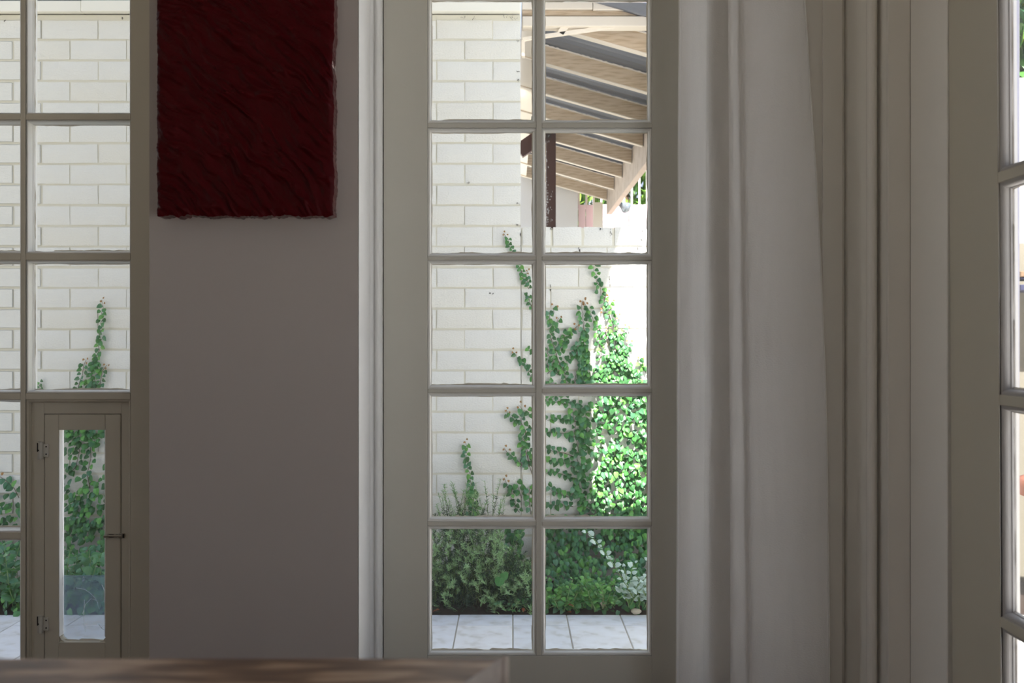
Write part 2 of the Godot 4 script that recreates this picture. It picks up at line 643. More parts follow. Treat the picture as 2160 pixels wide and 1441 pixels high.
func joinery() -> void:
	# the French door in the middle
	var d := thing("door_1", "tall white French door with two columns of panes beside the curtain", "door", Vector3.ZERO, "", "structure")
	leaf_frame(d, -0.271, 0.395, 0.01, 2.13, px_cols([[902, 1131], [1143, 1375]]), px_rows([[-290, -20], [-10, 259], [270, 541], [549, 820], [829, 1100], [1110, 1383]]), 0.042, 0.016, 0.0075, M.joinery)

	# the window at the left with its little hatch
	var w := thing("window_1", "small-paned white window at the left with a narrow glazed hatch", "window", Vector3.ZERO, "", "structure")
	var cols := px_cols([[-187, 43.5], [54, 275]])
	var rows := px_rows([[-353, -59], [-47, 240], [253, 534], [549, 829], [843, 1123], [1138, 1420]])
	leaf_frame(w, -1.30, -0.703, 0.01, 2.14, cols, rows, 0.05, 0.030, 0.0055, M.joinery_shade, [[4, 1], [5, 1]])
	# panel that holds the hatch: it fills the two lowest openings of the right column
	var z := -0.012
	var q := func(px: float) -> float: return (px - CX) / F * (CAM.z - z)
	var r := func(py: float) -> float: return CAM.y + (CY - py) / F * (CAM.z - z)
	var xa: float = cols[1][0]
	var xb: float = cols[1][1]
	var b := MB.new()
	var yt: float = rows[4][1]
	var yb: float = rows[5][0]
	var hx0: float = q.call(93.0)
	var hx1: float = q.call(256.0)
	var hy1: float = r.call(873.0)
	var hy0: float = r.call(1400.0)
	for s in [[xa, hx0, yb, yt], [hx1, xb, yb, yt], [hx0, hx1, hy1, yt], [hx0, hx1, yb, hy0]]:
		b.box(Vector3(s[0], s[2], -0.05), Vector3(s[1], s[3], z), 0.0008)
	part("hatch_surround", b, M.joinery_shade, w)
	part("panel_moulding", bead(xa, xb, yb, yt, 0.012, 0.012, 0.007), M.joinery_shade, w)
	# hatch leaf
	b = MB.new()
	var g := 0.0014
	var gx0: float = q.call(124.0)
	var gx1: float = q.call(222.0)
	var gy1: float = r.call(907.0)
	var gy0: float = r.call(1355.0)
	var zf := z + 0.001
	var zk := -0.034
	b.box(Vector3(hx0 + g, hy0 + g, zk), Vector3(gx0, hy1 - g, zf), 0.0012)
	b.box(Vector3(gx1, hy0 + g, zk), Vector3(hx1 - g, hy1 - g, zf), 0.0012)
	b.box(Vector3(gx0, gy1, zk), Vector3(gx1, hy1 - g, zf), 0.0008)
	b.box(Vector3(gx0, hy0 + g, zk), Vector3(gx1, gy0, zf), 0.0008)
	for s in [[gx0, 1.0], [gx1, -1.0]]:       # rounded lower corners
		var pts := [Vector3(s[0], gy0, zk)]
		for k in 6:
			var a := PI / 2 * k / 5.0
			pts.append(Vector3(s[0] + s[1] * 0.014 * (1 - sin(a)), gy0 + 0.014 * (1 - cos(a)), zk))
		if s[1] < 0:
			pts.reverse()
		b.prism(pts, Vector3(0, 0, zf - 0.004 - zk))
	var hatch := part("hatch", b, M.joinery_shade, w)
	hatch.set_meta("label", "narrow hinged hatch with one tall pane")
	b = MB.new()      # white-painted lining of the opening
	b.box(Vector3(gx0, gy0 + 0.012, zk + 0.0005), Vector3(gx0 + 0.0014, gy1, zf - 0.0012))
	b.box(Vector3(gx1 - 0.0014, gy0 + 0.012, zk + 0.0005), Vector3(gx1, gy1, zf - 0.0012))
	part("opening_lining", b, M.reveal_paint, hatch)
	b = MB.new()
	b.box(Vector3(gx0 - 0.001, gy0 - 0.001, -0.029), Vector3(gx1 + 0.001, gy1 + 0.001, -0.026))
	part("pane", b, M.glass, hatch)
	b = MB.new()
	b.box(Vector3(gx0, gy0, -0.0335), Vector3(gx1, r.call(1219.0), -0.0315))
	part("plastic_sheet", b, M.clouded_plastic, hatch).set_meta("label", "clouded plastic sheet behind the lower third of the pane")
	b = MB.new()
	for s in [[[152, 1245], [170, 1248], [182, 1256], [192, 1266], [199, 1278]], [[166, 1300], [172, 1280], [184, 1268], [196, 1272], [201, 1290]], [[207, 1238], [213, 1252], [212, 1275], [219, 1292]], [[200, 1322], [208, 1332], [218, 1338]], [[205, 1330], [213, 1324]], [[170, 1270], [168, 1310], [172, 1338]]]:
		var pts := []
		for k in s:
			pts.append(Vector3(q.call(float(k[0])), r.call(float(k[1])), -0.0312))
		b.tube(pts, 0.0007, 0.0003, 4)
	part("scratch_marks", b, M.scratch, hatch)
	part("paint_edge", crust(gx0, gx1, gy0, gy1, -0.026), M.paint_crust, hatch)
	for y in [950.0, 1316.0]:
		b = MB.new()
		var hx: float = hx0
		var hy: float = r.call(y)
		b.tube([Vector3(hx - 0.004, hy - 0.018, z + 0.005), Vector3(hx - 0.004, hy + 0.018, z + 0.005)], 0.0042, 0.0042, 10, true)
		b.box(Vector3(hx - 0.013, hy - 0.019, z), Vector3(hx - 0.006, hy + 0.019, z + 0.003), 0.0008)
		b.box(Vector3(hx - 0.002, hy - 0.014, z), Vector3(hx + 0.011, hy + 0.014, z + 0.0035), 0.0008)
		var hg := part("hinge", b, M.joinery, hatch)
		b = MB.new()
		for s in [[0.006, 0.008], [0.006, -0.008], [-0.0105, 0.0]]:
			b.xf = Transform3D(Basis(Vector3.RIGHT, PI / 2), Vector3(hx + s[0], hy + s[1], z + 0.0032))
			b.lathe([Vector2(0.0018, 0.0), Vector2(0.0016, 0.0008), Vector2(0.0, 0.0008)], 8)
		b.xf = Transform3D()
		b.box(Vector3(hx - 0.0135, hy - 0.003, z + 0.001), Vector3(hx - 0.0115, hy + 0.016, z + 0.0036))
		part("screw", b, M.screw_hole, hatch)
	b = MB.new()
	var ly: float = r.call(1130.0)
	var l0: float = q.call(221.0)
	var l1: float = q.call(264.0)
	b.box(Vector3(l0 + 0.006, ly - 0.004, z), Vector3(l1 - 0.016, ly + 0.004, z + 0.003), 0.0006)
	b.box(Vector3(l1 - 0.013, ly - 0.005, z), Vector3(l1, ly + 0.005, z + 0.003), 0.0006)
	b.tube([Vector3(l0 + 0.002, ly + 0.001, z + 0.006), Vector3(l1 - 0.004, ly, z + 0.006)], 0.0024, 0.0024, 8, true)
	b.tube([Vector3(l0 + 0.001, ly - 0.003, z + 0.004), Vector3(l0 + 0.004, ly + 0.001, z + 0.013), Vector3(l0 + 0.009, ly, z + 0.006)], 0.0022, 0.0022, 8, true)
	part("latch", b, M.old_metal, hatch).set_meta("label", "small sliding bolt latch across the edge of the hatch")
	b = MB.new()
	b.box(Vector3(l1 - 0.004, ly - 0.004, z + 0.003), Vector3(l1 - 0.001, ly + 0.004, z + 0.0042))
	b.box(Vector3(l0 + 0.010, ly - 0.0035, z + 0.003), Vector3(l0 + 0.020, ly + 0.0035, z + 0.004))
	part("latch_screw", b, M.screw_hole, hatch)

	# the French doors in the right-hand wall, swung flush with it
	var turn := Basis(Vector3(0, 0, 1), Vector3(0, 1, 0), Vector3(-1, 0, 0))
	var lean := Basis(Vector3(0, 0, 1), deg_to_rad(0.33))
	for k in 4:
		var o := thing("door_%d" % (k + 2), ["glazed door at the right edge, only its stile and first panes in view", "second leaf of the right-hand glazed doors, out of view", "third leaf of the right-hand glazed doors, beside the camera", "last leaf of the right-hand glazed doors, behind the camera"][k], "door", Vector3.ZERO, "", "structure")
		o.transform = Transform3D(lean * turn if k == 0 else turn, Vector3(0.771, 0.0, 0.348 + 0.735 * k))
		if k == 0:
			o.position.x += sin(deg_to_rad(0.33)) * 1.0
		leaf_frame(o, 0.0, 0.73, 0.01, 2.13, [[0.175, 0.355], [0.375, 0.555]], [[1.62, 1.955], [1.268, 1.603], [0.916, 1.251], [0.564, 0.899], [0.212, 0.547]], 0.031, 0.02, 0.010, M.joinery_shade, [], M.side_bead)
	# flat jamb lining between the room corner and that door
	var b2 := MB.new()
	b2.box(Vector3(0.771, 0.0, 0.1726), Vector3(0.83, 2.14, 0.336), 0.0015)
	b2.box(Vector3(0.7725, 0.0, 0.1702), Vector3(0.83, 2.14, 0.1726))
	b2.box(Vector3(0.8035, 0.0, 0.3365), Vector3(0.85, 2.14, 0.372), 0.001)
	var jb := part("trim_3", b2, M.casing_paint)
	tag(jb, "flat white jamb between the room corner and the right-hand door", "door frame", "", "structure")
	var ws := thing("window_3", "tall window in the left-hand wall of the room, out of view", "window", Vector3(-2.71, 0, 1.55), "", "structure")
	for s in [-0.42, 0.0, 0.42]:
		b = MB.new()
		b.box(Vector3(-0.03, 0.5, s - 0.03), Vector3(0.03, 2.2, s + 0.03), 0.003)
		part("stile", b, M.joinery, ws)
	for s in [0.53, 2.17]:
		b = MB.new()
		b.box(Vector3(-0.028, s - 0.03, -0.45), Vector3(0.028, s + 0.03, 0.45), 0.003)
		part("rail", b, M.joinery, ws)
	b2 = MB.new()
	b2.box(Vector3(0.835, 0.0, 0.2352), Vector3(0.949, 2.13, 0.2385), 0.001)
	tag(part("trim_4", b2, M.outer_frame), "grey-lavender outer jamb seen through the right-hand door's first panes", "door frame", "", "structure")
	# frame of the garden opening behind the camera
	var wb := thing("window_2", "tall garden opening in the wall behind the camera", "window", Vector3(0, 0, 4.86), "", "structure")
	for s in [[-1.6, -1.54], [-0.96, -0.9]]:
		b = MB.new()
		b.box(Vector3(s[0], 0.0, -0.03), Vector3(s[1], 2.3, 0.03), 0.003)
		part("stile", b, M.joinery, wb)
	b = MB.new()
	b.box(Vector3(-1.54, 2.22, -0.03), Vector3(-0.96, 2.3, 0.03), 0.003)
	part("rail", b, M.joinery, wb)


# ------------------------------------------------------------------ things in the room
func painting() -> void:
	var zf := 0.17
	var face := 0.213
	var x0 := wx(331, face)
	var x1 := wx(703, face)
	var y0 := wy(456, face)
	var y1 := y0 + 0.60
	var o := thing("painting", "deep red abstract painting in thick ridged paint hanging on the wall pier", "painting", Vector3((x0 + x1) / 2, y0, zf + 0.001))
	var b := local(o)
	b.box(Vector3(x0 + 0.003, y0 + 0.004, zf + 0.0015), Vector3(x1 - 0.003, y1 - 0.004, face - 0.007), 0.002)
	part("canvas", b, M.primed_canvas, o)
	var f1 := FastNoiseLite.new()
	f1.seed = 11
	f1.frequency = 1.0
	f1.fractal_type = FastNoiseLite.FRACTAL_RIDGED
	f1.fractal_octaves = 3
	var f2 := FastNoiseLite.new()
	f2.seed = 5
	f2.frequency = 1.0
	f2.fractal_octaves = 3
	var h := func(x: float, y: float) -> float:
		# strokes run down to the right and bend; long along the stroke, short across it
		var px := x - x0
		var py := y - y0 - 0.3
		var a := 0.72
		var s := px * cos(a) - py * sin(a)
		var t := px * sin(a) + py * cos(a) + 0.35 * (s - 0.15) * (s - 0.15) + f2.get_noise_2d(px * 5.0, py * 5.0) * 0.022
		var r := f1.get_noise_2d(s * 5.5, t * 30.0)
		var big := f1.get_noise_2d(s * 2.4 + 40.0, t * 11.0)
		var gr := f2.get_noise_2d(s * 60.0, t * 160.0)
		return 0.0062 * pow(maxf(r + 0.3, 0.0), 1.6) + 0.010 * maxf(big - 0.3, 0.0) + 0.0007 * gr
	var nx := 170
	var ny := 250
	var p := []
	for j in ny + 1:
		var row := []
		var v := float(j) / ny
		var y := lerpf(y0, y1, v)
		var el := f2.get_noise_2d(y * 40.0, 3.0) * 0.0016 + f2.get_noise_2d(y * 190.0, 7.0) * 0.0012
		var er := f2.get_noise_2d(y * 16.0, 90.0) * 0.004 + f2.get_noise_2d(y * 120.0, 17.0) * 0.0010
		for i in nx + 1:
			var u := float(i) / nx
			var x := lerpf(x0 + el, x1 + er, u)
			var eb := (f2.get_noise_2d(x * 38.0, 55.0) * 0.005 + f2.get_noise_2d(x * 130.0, 5.0) * 0.0015) * maxf(0.0, 1.0 - v * 12.0)
			var edge := minf(minf(u, 1 - u) * 40.0, minf(v, 1 - v) * 40.0)
			var roll := 1.0 - clampf(edge, 0.0, 1.0)
			row.append(Vector3(x, y + eb, face + h.call(x, y) * (1.0 - 0.6 * roll) - 0.003 * roll * roll))
		p.append(row)
	b = local(o)
	b.grid(p)
	# paint carried round the edges
	var rim := []
	for i in nx + 1:
		rim.append(p[0][i])
	for j in range(1, ny + 1):
		rim.append(p[j][nx])
	for i in range(nx - 1, -1, -1):
		rim.append(p[ny][i])
	for j in range(ny - 1, -1, -1):
		rim.append(p[j][0])
	var mid := Vector3((x0 + x1) / 2, (y0 + y1) / 2, 0)
	var rows := []
	for d in 5:
		var t := 1.0 - d / 4.0
		var ring := []
		for q in rim:
			var k: float = f2.get_noise_3d(q.x * 70.0, q.y * 70.0, t * 9.0) * 0.003 * sin(t * PI)
			var out: Vector3 = (Vector3(q.x, q.y, 0) - mid).normalized()
			ring.append(Vector3(q.x + out.x * k, q.y + out.y * k, lerpf(q.z, zf + 0.006 + 0.004 * f2.get_noise_2d(q.x * 90.0, q.y * 90.0), t)))
		rows.append(ring)
	var side := local(o)
	side.grid(rows)
	part("paint_edge", side, M.red_gloss, o).set_meta("label", "glossier red paint wrapped round the canvas edge")
	var paint := part("paint_layer", b, M.red_impasto, o)
	paint.set_meta("label", "thick dark red impasto worked in diagonal strokes")


func curtain() -> void:
	var pts := [
		[1433, 1428, 0.085], [1435, 1430, 0.094], [1441, 1436, 0.098], [1462, 1456, 0.100], [1484, 1477, 0.094], [1491, 1483, 0.082], [1488, 1481, 0.068], [1503, 1500, 0.060], [1530, 1532, 0.062], [1552, 1560, 0.068], [1561, 1567, 0.080],
		[1550, 1557, 0.092], [1539, 1545, 0.097], [1536.5, 1542, 0.106], [1545, 1553, 0.113], [1558, 1573, 0.108], [1566, 1583, 0.112], [1571, 1590, 0.124], [1600, 1622, 0.131], [1640, 1668, 0.128], [1678, 1716, 0.119], [1692, 1744, 0.113], [1696, 1749, 0.108],
	]
	var y_top := 2.28
	var y_low := 0.02
	var o := thing("curtain", "off-white linen curtain hanging in soft folds right of the French door", "curtain", Vector3(wx(1580, 0.1), 0.0, 0.1))
	var f := FastNoiseLite.new()
	f.seed = 4
	f.frequency = 1.0
	f.fractal_octaves = 3
	var rows := []
	var nv := 90
	for j in nv + 1:
		var y := lerpf(y_low, y_top, float(j) / nv)
		var t := clampf((wy(0, 0.1) - y) / (wy(0, 0.1) - wy(1441, 0.1)), -0.35, 1.4)
		var c := Curve3D.new()
		var q := []
		for s in pts:
			var z: float = s[2]
			var bow := 0.0
			if s[0] > 1680:
				bow = 14.0 * sin(clampf(t, 0.0, 1.0) * PI)
			q.append(Vector3((lerpf(s[0], s[1], t) + bow - CX) / F * (CAM.z - z), y, z))
		for k in q.size():
			var tg: Vector3 = (q[mini(k + 1, q.size() - 1)] - q[maxi(k - 1, 0)]) / 6.0
			c.add_point(q[k], -tg, tg)
		var row := []
		for k in q.size() - 1:
			for s in 6:
				row.append(c.sample(k, s / 6.0))
		row.append(q[-1])
		for k in row.size():
			var w: Vector3 = row[k]
			w.z += f.get_noise_3d(w.x * 14.0, w.y * 2.2, 0.5) * 0.005 + f.get_noise_2d(w.x * 50.0, w.y * 5.0) * 0.0012
			row[k] = w
		rows.append(row)
	var b := local(o)
	b.grid(rows)
	part("cloth", b, M.linen, o)
	for side in [0, -1]:
		b = local(o)
		var line := []
		for r in rows:
			line.append(r[side])
		b.tube(line, 0.0022, 0.0022, 6)
		part("hem", b, M.linen_hem, o)
	# the rod it hangs from, above the frame
	var rod := thing("curtain_rod", "brass curtain rod over the French door, above the picture", "rod", Vector3(0.22, 2.3, 0.11))
	b = MB.new()
	b.tube([Vector3(-0.55, 0, 0), Vector3(0.5, 0, 0)], 0.009, 0.009, 12, true)
	part("pole", b, M.brass, rod)
	for x in [-0.535, 0.495]:
		b = MB.new()
		b.box(Vector3(x - 0.008, -0.012, 0.0), Vector3(x + 0.008, 0.012, 0.062), 0.002)
		part("bracket", b, M.brass, rod)


func table() -> void:
	var y := 0.76
	var zf := CAM.z - F * (CAM.y - y) / (1389.0 - CY)      # far edge
	var xr := wx(1069, zf)
	var xl := -1.9
	var zn := zf + 0.95
	var bw := 0.075
	var o := thing("table", "worn brown wooden table blurred along the bottom of the picture", "table", Vector3((xl + xr) / 2, 0, (zf + zn) / 2))
	var lip := 0.004
	# planks
	var n := 6
	for k in n:
		var a := lerpf(zf + 0.001, zn, float(k) / n)
		var e := lerpf(zf + 0.001, zn, float(k + 1) / n)
		var b := local(o)
		var cut := bw * 0.55 if k == 0 else bw
		if k == 0:
			var poly := [Vector3(xl, y - 0.032, a), Vector3(xr - 0.004, y - 0.032, a), Vector3(xr - bw, y - 0.032, e - 0.0012), Vector3(xl, y - 0.032, e - 0.0012)]
			poly.reverse()
			b.prism(poly, Vector3(0, 0.032, 0))
		else:
			b.box(Vector3(xl, y - 0.032, a), Vector3(xr - bw, y, e - 0.0012), 0.002)
		part("plank", b, M.table_wood, o)
	# end board mitred into the far corner
	var b2 := local(o)
	var e0 := lerpf(zf, zn, 1.0 / n)
	var pl := [Vector3(xr - 0.003, y - 0.036, zf), Vector3(xr, y - 0.036, zf + 0.004), Vector3(xr, y - 0.036, zn), Vector3(xr - bw + 0.001, y - 0.036, zn), Vector3(xr - bw + 0.001, y - 0.036, e0)]
	pl.reverse()
	b2.prism(pl, Vector3(0, 0.0375, 0))
	b2.tube([Vector3(xr - 0.001, y + 0.0005, zf + 0.002), Vector3(xr - 0.001, y + 0.0005, zn)], 0.0026, 0.0026, 8)
	part("end_board", b2, M.table_border, o)
	for x in [xl + 0.08, xr - 0.10]:
		for z in [zf + 0.08, zn - 0.08]:
			var b := local(o)
			b.box(Vector3(x - 0.03, 0.0, z - 0.03), Vector3(x + 0.03, y - 0.036, z + 0.03), 0.004)
			part("leg", b, M.table_wood, o)
	var b3 := local(o)
	b3.box(Vector3(xl + 0.11, y - 0.13, zf + 0.07), Vector3(xr - 0.13, y - 0.034, zf + 0.09), 0.002)
	b3.box(Vector3(xl + 0.11, y - 0.13, zn - 0.09), Vector3(xr - 0.13, y - 0.034, zn - 0.07), 0.002)
	part("apron", b3, M.table_wood, o)


# ------------------------------------------------------------------ the courtyard
func ground() -> void:
	solid("ground", [[Vector3(-30, -0.30, -40), Vector3(30, -0.1, -0.09)], [Vector3(-30, -0.30, 4.96), Vector3(30, -0.1, 40)], [Vector3(-30, -0.3, -0.09), Vector3(-2.81, -0.1, 4.96)], [Vector3(0.96, -0.3, -0.09), Vector3(30, -0.101, 4.96)]], M.concrete, "pale ground around the house", "ground")
	solid("side_yard", [[Vector3(0.96, -0.101, -0.09), Vector3(9.0, -0.04, 9.0)]], M.side_paving, "pale sunlit side yard outside the right-hand doors", "ground")
	var zb := -1.616
	var o := thing("terrace", "pale grey stone paving of the courtyard outside the doors", "paving", Vector3(0, PAVE, -0.85), "", "structure")
	var b := local(o)
	b.box(Vector3(-2.41, -0.1, zb), Vector3(2.41, PAVE - 0.0025, -0.085))
	part("joint_bed", b, M.paving_joint, o)
	var zs := [zb, zb + 0.142, zb + 0.542, zb + 0.942, zb + 1.342, -0.09]
	for r in zs.size() - 1:
		var ms := []
		for k in 3:
			var mb := MB.new()
			mb.box(Vector3(0.0024, -0.02, 0.0022), Vector3(0.1976, 0.0, zs[r + 1] - zs[r] - 0.0022), 0.0015)
			ms.append(mb.mesh())
		for i in range(-12, 12):
			put("tile", ms[0], M["paving_%d" % rng.randi_range(0, 2)], o, Transform3D(Basis(), Vector3(0.2 * i + 0.003, rng.randf_range(-0.001, 0.001), zs[r] + 0.85)))
	# planted bed
	var f := FastNoiseLite.new()
	f.frequency = 4.0
	var rows := []
	for j in 9:
		var row := []
		for i in 121:
			var x := lerpf(-2.4, 2.4, i / 120.0)
			var z := lerpf(zb + 0.001, ZW - 0.01, j / 8.0)
			row.append(Vector3(x, PAVE - 0.008 + 0.03 * smoothstep(0.0, 0.3, j / 8.0) + f.get_noise_2d(x * 4, z * 4) * 0.012 * (1 if j > 0 else 0), z))
		rows.append(row)
	b = MB.new()
	b.grid(rows)
	b.box(Vector3(-2.4, -0.1, ZW - 0.01), Vector3(2.4, PAVE - 0.03, zb - 0.001))
	tag(part("garden_bed", b, M.soil), "dark soil bed between paving and brick wall", "garden bed", "", "structure")


func brick_mesh(w: float, h: float, seed_: int) -> ArrayMesh:
	var f := FastNoiseLite.new()
	f.seed = seed_
	f.frequency = 18.0
	f.fractal_octaves = 3
	var b := MB.new()
	var nx := 8 if w > 0.15 else 4
	var ny := 4
	var p := []
	for j in ny + 1:
		var row := []
		for i in nx + 1:
			var u := float(i) / nx
			var v := float(j) / ny
			var x := (u - 0.5) * w
			var y := (v - 0.5) * h
			var edge := (i == 0 or i == nx or j == 0 or j == ny)
			var z := f.get_noise_2d(x, y) * 0.0016
			if edge:
				z -= 0.0026
				x += f.get_noise_2d(y * 3.0, 5.0 + i) * 0.002 if (i == 0 or i == nx) else 0.0
				y += f.get_noise_2d(x * 3.0, 9.0 + j) * 0.0022 if (j == 0 or j == ny) else 0.0
			row.append(Vector3(x, y, z))
		p.append(row)
	b.grid(p)
	for i in b.uv.size():
		b.uv[i] = b.uv[i] * Vector2(w / 0.2262, 1.0) + Vector2(seed_ * 0.37, seed_ * 0.61)
	var rim := []
	for i in nx + 1:
		rim.append(p[0][i])
	for j in range(1, ny + 1):
		rim.append(p[j][nx])
	for i in range(nx - 1, -1, -1):
		rim.append(p[ny][i])
	for j in range(ny - 1, -1, -1):
		rim.append(p[j][0])
	for k in rim.size() - 1:
		var a: Vector3 = rim[k]
		var d: Vector3 = rim[k + 1]
		b.quad(Vector3(a.x, a.y, -0.012), Vector3(d.x, d.y, -0.012), d, a)
	return b.mesh()


func brick_walls() -> void:
	var bh := 0.0768
	var full := []
	var half := []
	var head := []
	for k in 6:
		full.append(brick_mesh(0.2302, bh, 20 + k))
		half.append(brick_mesh(0.1128, bh, 40 + k))
		head.append(brick_mesh(0.1175, bh, 60 + k))
	var pitch := 0.2347
	var xe := wx(1099, ZW)
	# tall outbuilding on the left
	var o := thing("outbuilding", "tall cream-painted brick outbuilding filling the view behind window and door", "building", Vector3(-1.2, -0.1, ZW - 0.1))
	var b := local(o)
	b.box(Vector3(-3.2, -0.1, ZW - 0.24), Vector3(xe - 0.002, 2.36, ZW - 0.0045))
	part("mortar", b, M.mortar_paint, o)
	var rest := MB.new()
	for r in 28:
		var yt := 2.3368 - 0.086 * r
		var x := xe
		var first := true
		while x > -3.1:
			var is_half := first and r % 2 == 0
			var w := pitch / 2 if is_half else pitch
			first = false
			var c := Vector3(x - w / 2 + rng.randf_range(-0.0015, 0.0015), yt - bh / 2 + rng.randf_range(-0.0012, 0.0012), ZW + rng.randf_range(-0.001, 0.001))
			x -= w
			var me: Mesh = (half if is_half else full)[rng.randi_range(0, 5)]
			var tilt := Basis(Vector3(0, 0, 1), rng.randf_range(-0.006, 0.006))
			if c.x > -2.05:
				put("brick", me, M.brick_paint if rng.randf() < 0.75 else M.brick_paint_warm, o, Transform3D(tilt, c - o.position))
			else:
				rest.box(c - o.position - Vector3(w / 2 - 0.004, bh / 2, 0.012), c - o.position + Vector3(w / 2 - 0.004, bh / 2, 0.0), 0.0025)
	part("brick_remainder", rest, M.brick_paint, o).set_meta("kind", "stuff")
	b = local(o)
	b.box(Vector3(-3.2, 2.366, ZW - 0.02), Vector3(wx(175, ZW), 2.411, ZW + 0.022), 0.002)
	part("fascia", b, M.fascia_paint, o)
	b = local(o)
	b.box(Vector3(wx(175, ZW) + 0.001, 2.3665, ZW - 0.02), Vector3(xe - 0.003, 2.4125, ZW + 0.0235), 0.002)
	part("fascia", b, M.fascia_paint, o)
	b = local(o)
	b.box(Vector3(-3.2, 2.411, ZW - 1.6), Vector3(xe - 0.003, 2.45, ZW + 0.02), 0.004)
	part("roof", b, M.roof_sheet, o)
	b = local(o)     # the rest of its shell
	b.box(Vector3(-3.2, -0.1, ZW - 1.6), Vector3(-3.0, 2.41, ZW - 0.24))
	b.box(Vector3(-3.2, -0.1, ZW - 1.8), Vector3(xe - 0.002, 2.41, ZW - 1.6))
	part("rear_wall", b, M.brick_paint, o)
	b = local(o)     # cobweb stains and chips under the fascia and at the corner
	for s in [[978, 34, 12, 6], [1000, 38, 6, 10], [1070, 33, 24, 6], [1085, 37, 16, 8], [1094, 84, 8, 4], [1093, 150, 5, 3], [1093, 168, 4, 3], [1094, 475, 8, 5], [1093, 428, 5, 3], [988, 385, 5, 3], [1037, 618, 9, 2], [258, 37, 3, 9], [10, 43, 4, 4]]:
		var c := at_px(s[0], s[1], ZW + 0.0015)
		for k in 7:
			var d := c + Vector3(rng.randf_range(-0.5, 0.5) * s[2] / 507.0, rng.randf_range(-0.5, 0.5) * s[3] / 507.0, 0)
			b.tube([d, d + Vector3(rng.randf_range(-0.004, 0.004), rng.randf_range(-0.007, -0.001), 0)], rng.randf_range(0.0005, 0.0016), 0.0004, 4, true)
	part("grime", b, M.stain, o).set_meta("kind", "stuff")

	# low wall that continues to the right
	var yl := 2.3368 - 0.86
	o = thing("garden_wall", "low cream-painted brick wall on the right, half sunlit and overgrown with creeper", "wall", Vector3(1.1, -0.1, ZW - 0.06))
	b = local(o)
	b.box(Vector3(xe + 0.001, -0.1, ZW - 0.22), Vector3(1.9, yl - 0.004, ZW - 0.0045))
	part("mortar", b, M.mortar_paint, o)
	for r in range(10, 28):
		var yt := 2.3368 - 0.086 * r
		if r == 10:
			for k in 15:
				var x := xe + 0.128 * k + 0.004
				put("brick", head[rng.randi_range(0, 5)], M.brick_paint, o, Transform3D(Basis(), Vector3(x + 0.061, yt - bh / 2 - 0.0005, ZW + rng.randf_range(-0.002, 0.002)) - o.position))
			continue
		var x := wx(1161, ZW) - pitch / 2 if r % 2 == 0 else wx(1221, ZW) - pitch / 2
		if r % 2 == 1:
			put("brick", full[rng.randi_range(0, 5)], M.brick_paint, o, Transform3D(Basis().scaled(Vector3((x - xe) / pitch * 0.98, 1, 1)), Vector3((xe + x) / 2, yt - bh / 2, ZW) - o.position))
		else:
			put("brick", half[rng.randi_range(0, 5)], M.brick_paint, o, Transform3D(Basis().scaled(Vector3((x - xe) / pitch * 2.0 * 0.96, 1, 1)), Vector3((xe + x) / 2, yt - bh / 2, ZW) - o.position)) if x > xe + 0.02 else null
		while x < 1.72:
			put("brick", full[rng.randi_range(0, 5)], M.brick_paint if rng.randf() < 0.8 else M.brick_paint_warm, o, Transform3D(Basis(), Vector3(x + pitch / 2, yt - bh / 2 + rng.randf_range(-0.001, 0.001), ZW + rng.randf_range(-0.0015, 0.0015)) - o.position))
			x += pitch
	b = local(o)
	for s in [[1289, 488, 3, 22], [1353, 490, 4, 26], [1222, 523, 5, 8], [1267, 482, 6, 3], [1165, 480, 8, 3], [1347, 522, 4, 4], [1099, 500, 3, 30], [1161, 600, 2, 20], [1286, 590, 2, 20]]:
		var c := at_px(s[0], s[1], ZW + 0.001)
		for k in 6:
			var d := c + Vector3(rng.randf_range(-0.5, 0.5) * s[2] / 507.0, rng.randf_range(-0.6, 0.4) * s[3] / 507.0, 0)
			b.tube([d, d + Vector3(rng.randf_range(-0.002, 0.002), rng.randf_range(-0.012, -0.003), 0)], rng.randf_range(0.0006, 0.0018), 0.0004, 4, true)
	part("crack", b, M.stain, o).set_meta("kind", "stuff")


func house_outside() -> void:
	# the roof over the room and the taller part of the house, whose shadow falls across the courtyard
	var o := thing("house_shell", "roof and upper storey of the house over the room, out of view", "building", Vector3(-1, 2.72, 2), "", "structure")
	var b := local(o)
	b.box(Vector3(-3.1, 2.73, -0.35), Vector3(1.25, 2.83, 5.6))
	part("roof", b, M.roof_sheet, o)
	b = local(o)
	var poly := [Vector3(-2.6, 2.83, -0.35), Vector3(0.504, 2.83, -0.35), Vector3(0.504, 3.70, -0.35), Vector3(0.80, 4.82, -0.35), Vector3(0.80, 5.2, -0.35), Vector3(-2.6, 5.2, -0.35)]
	poly.reverse()
	b.prism(poly, Vector3(0, 0, 0.12))
	part("upper_storey", b, M.house_render, o)


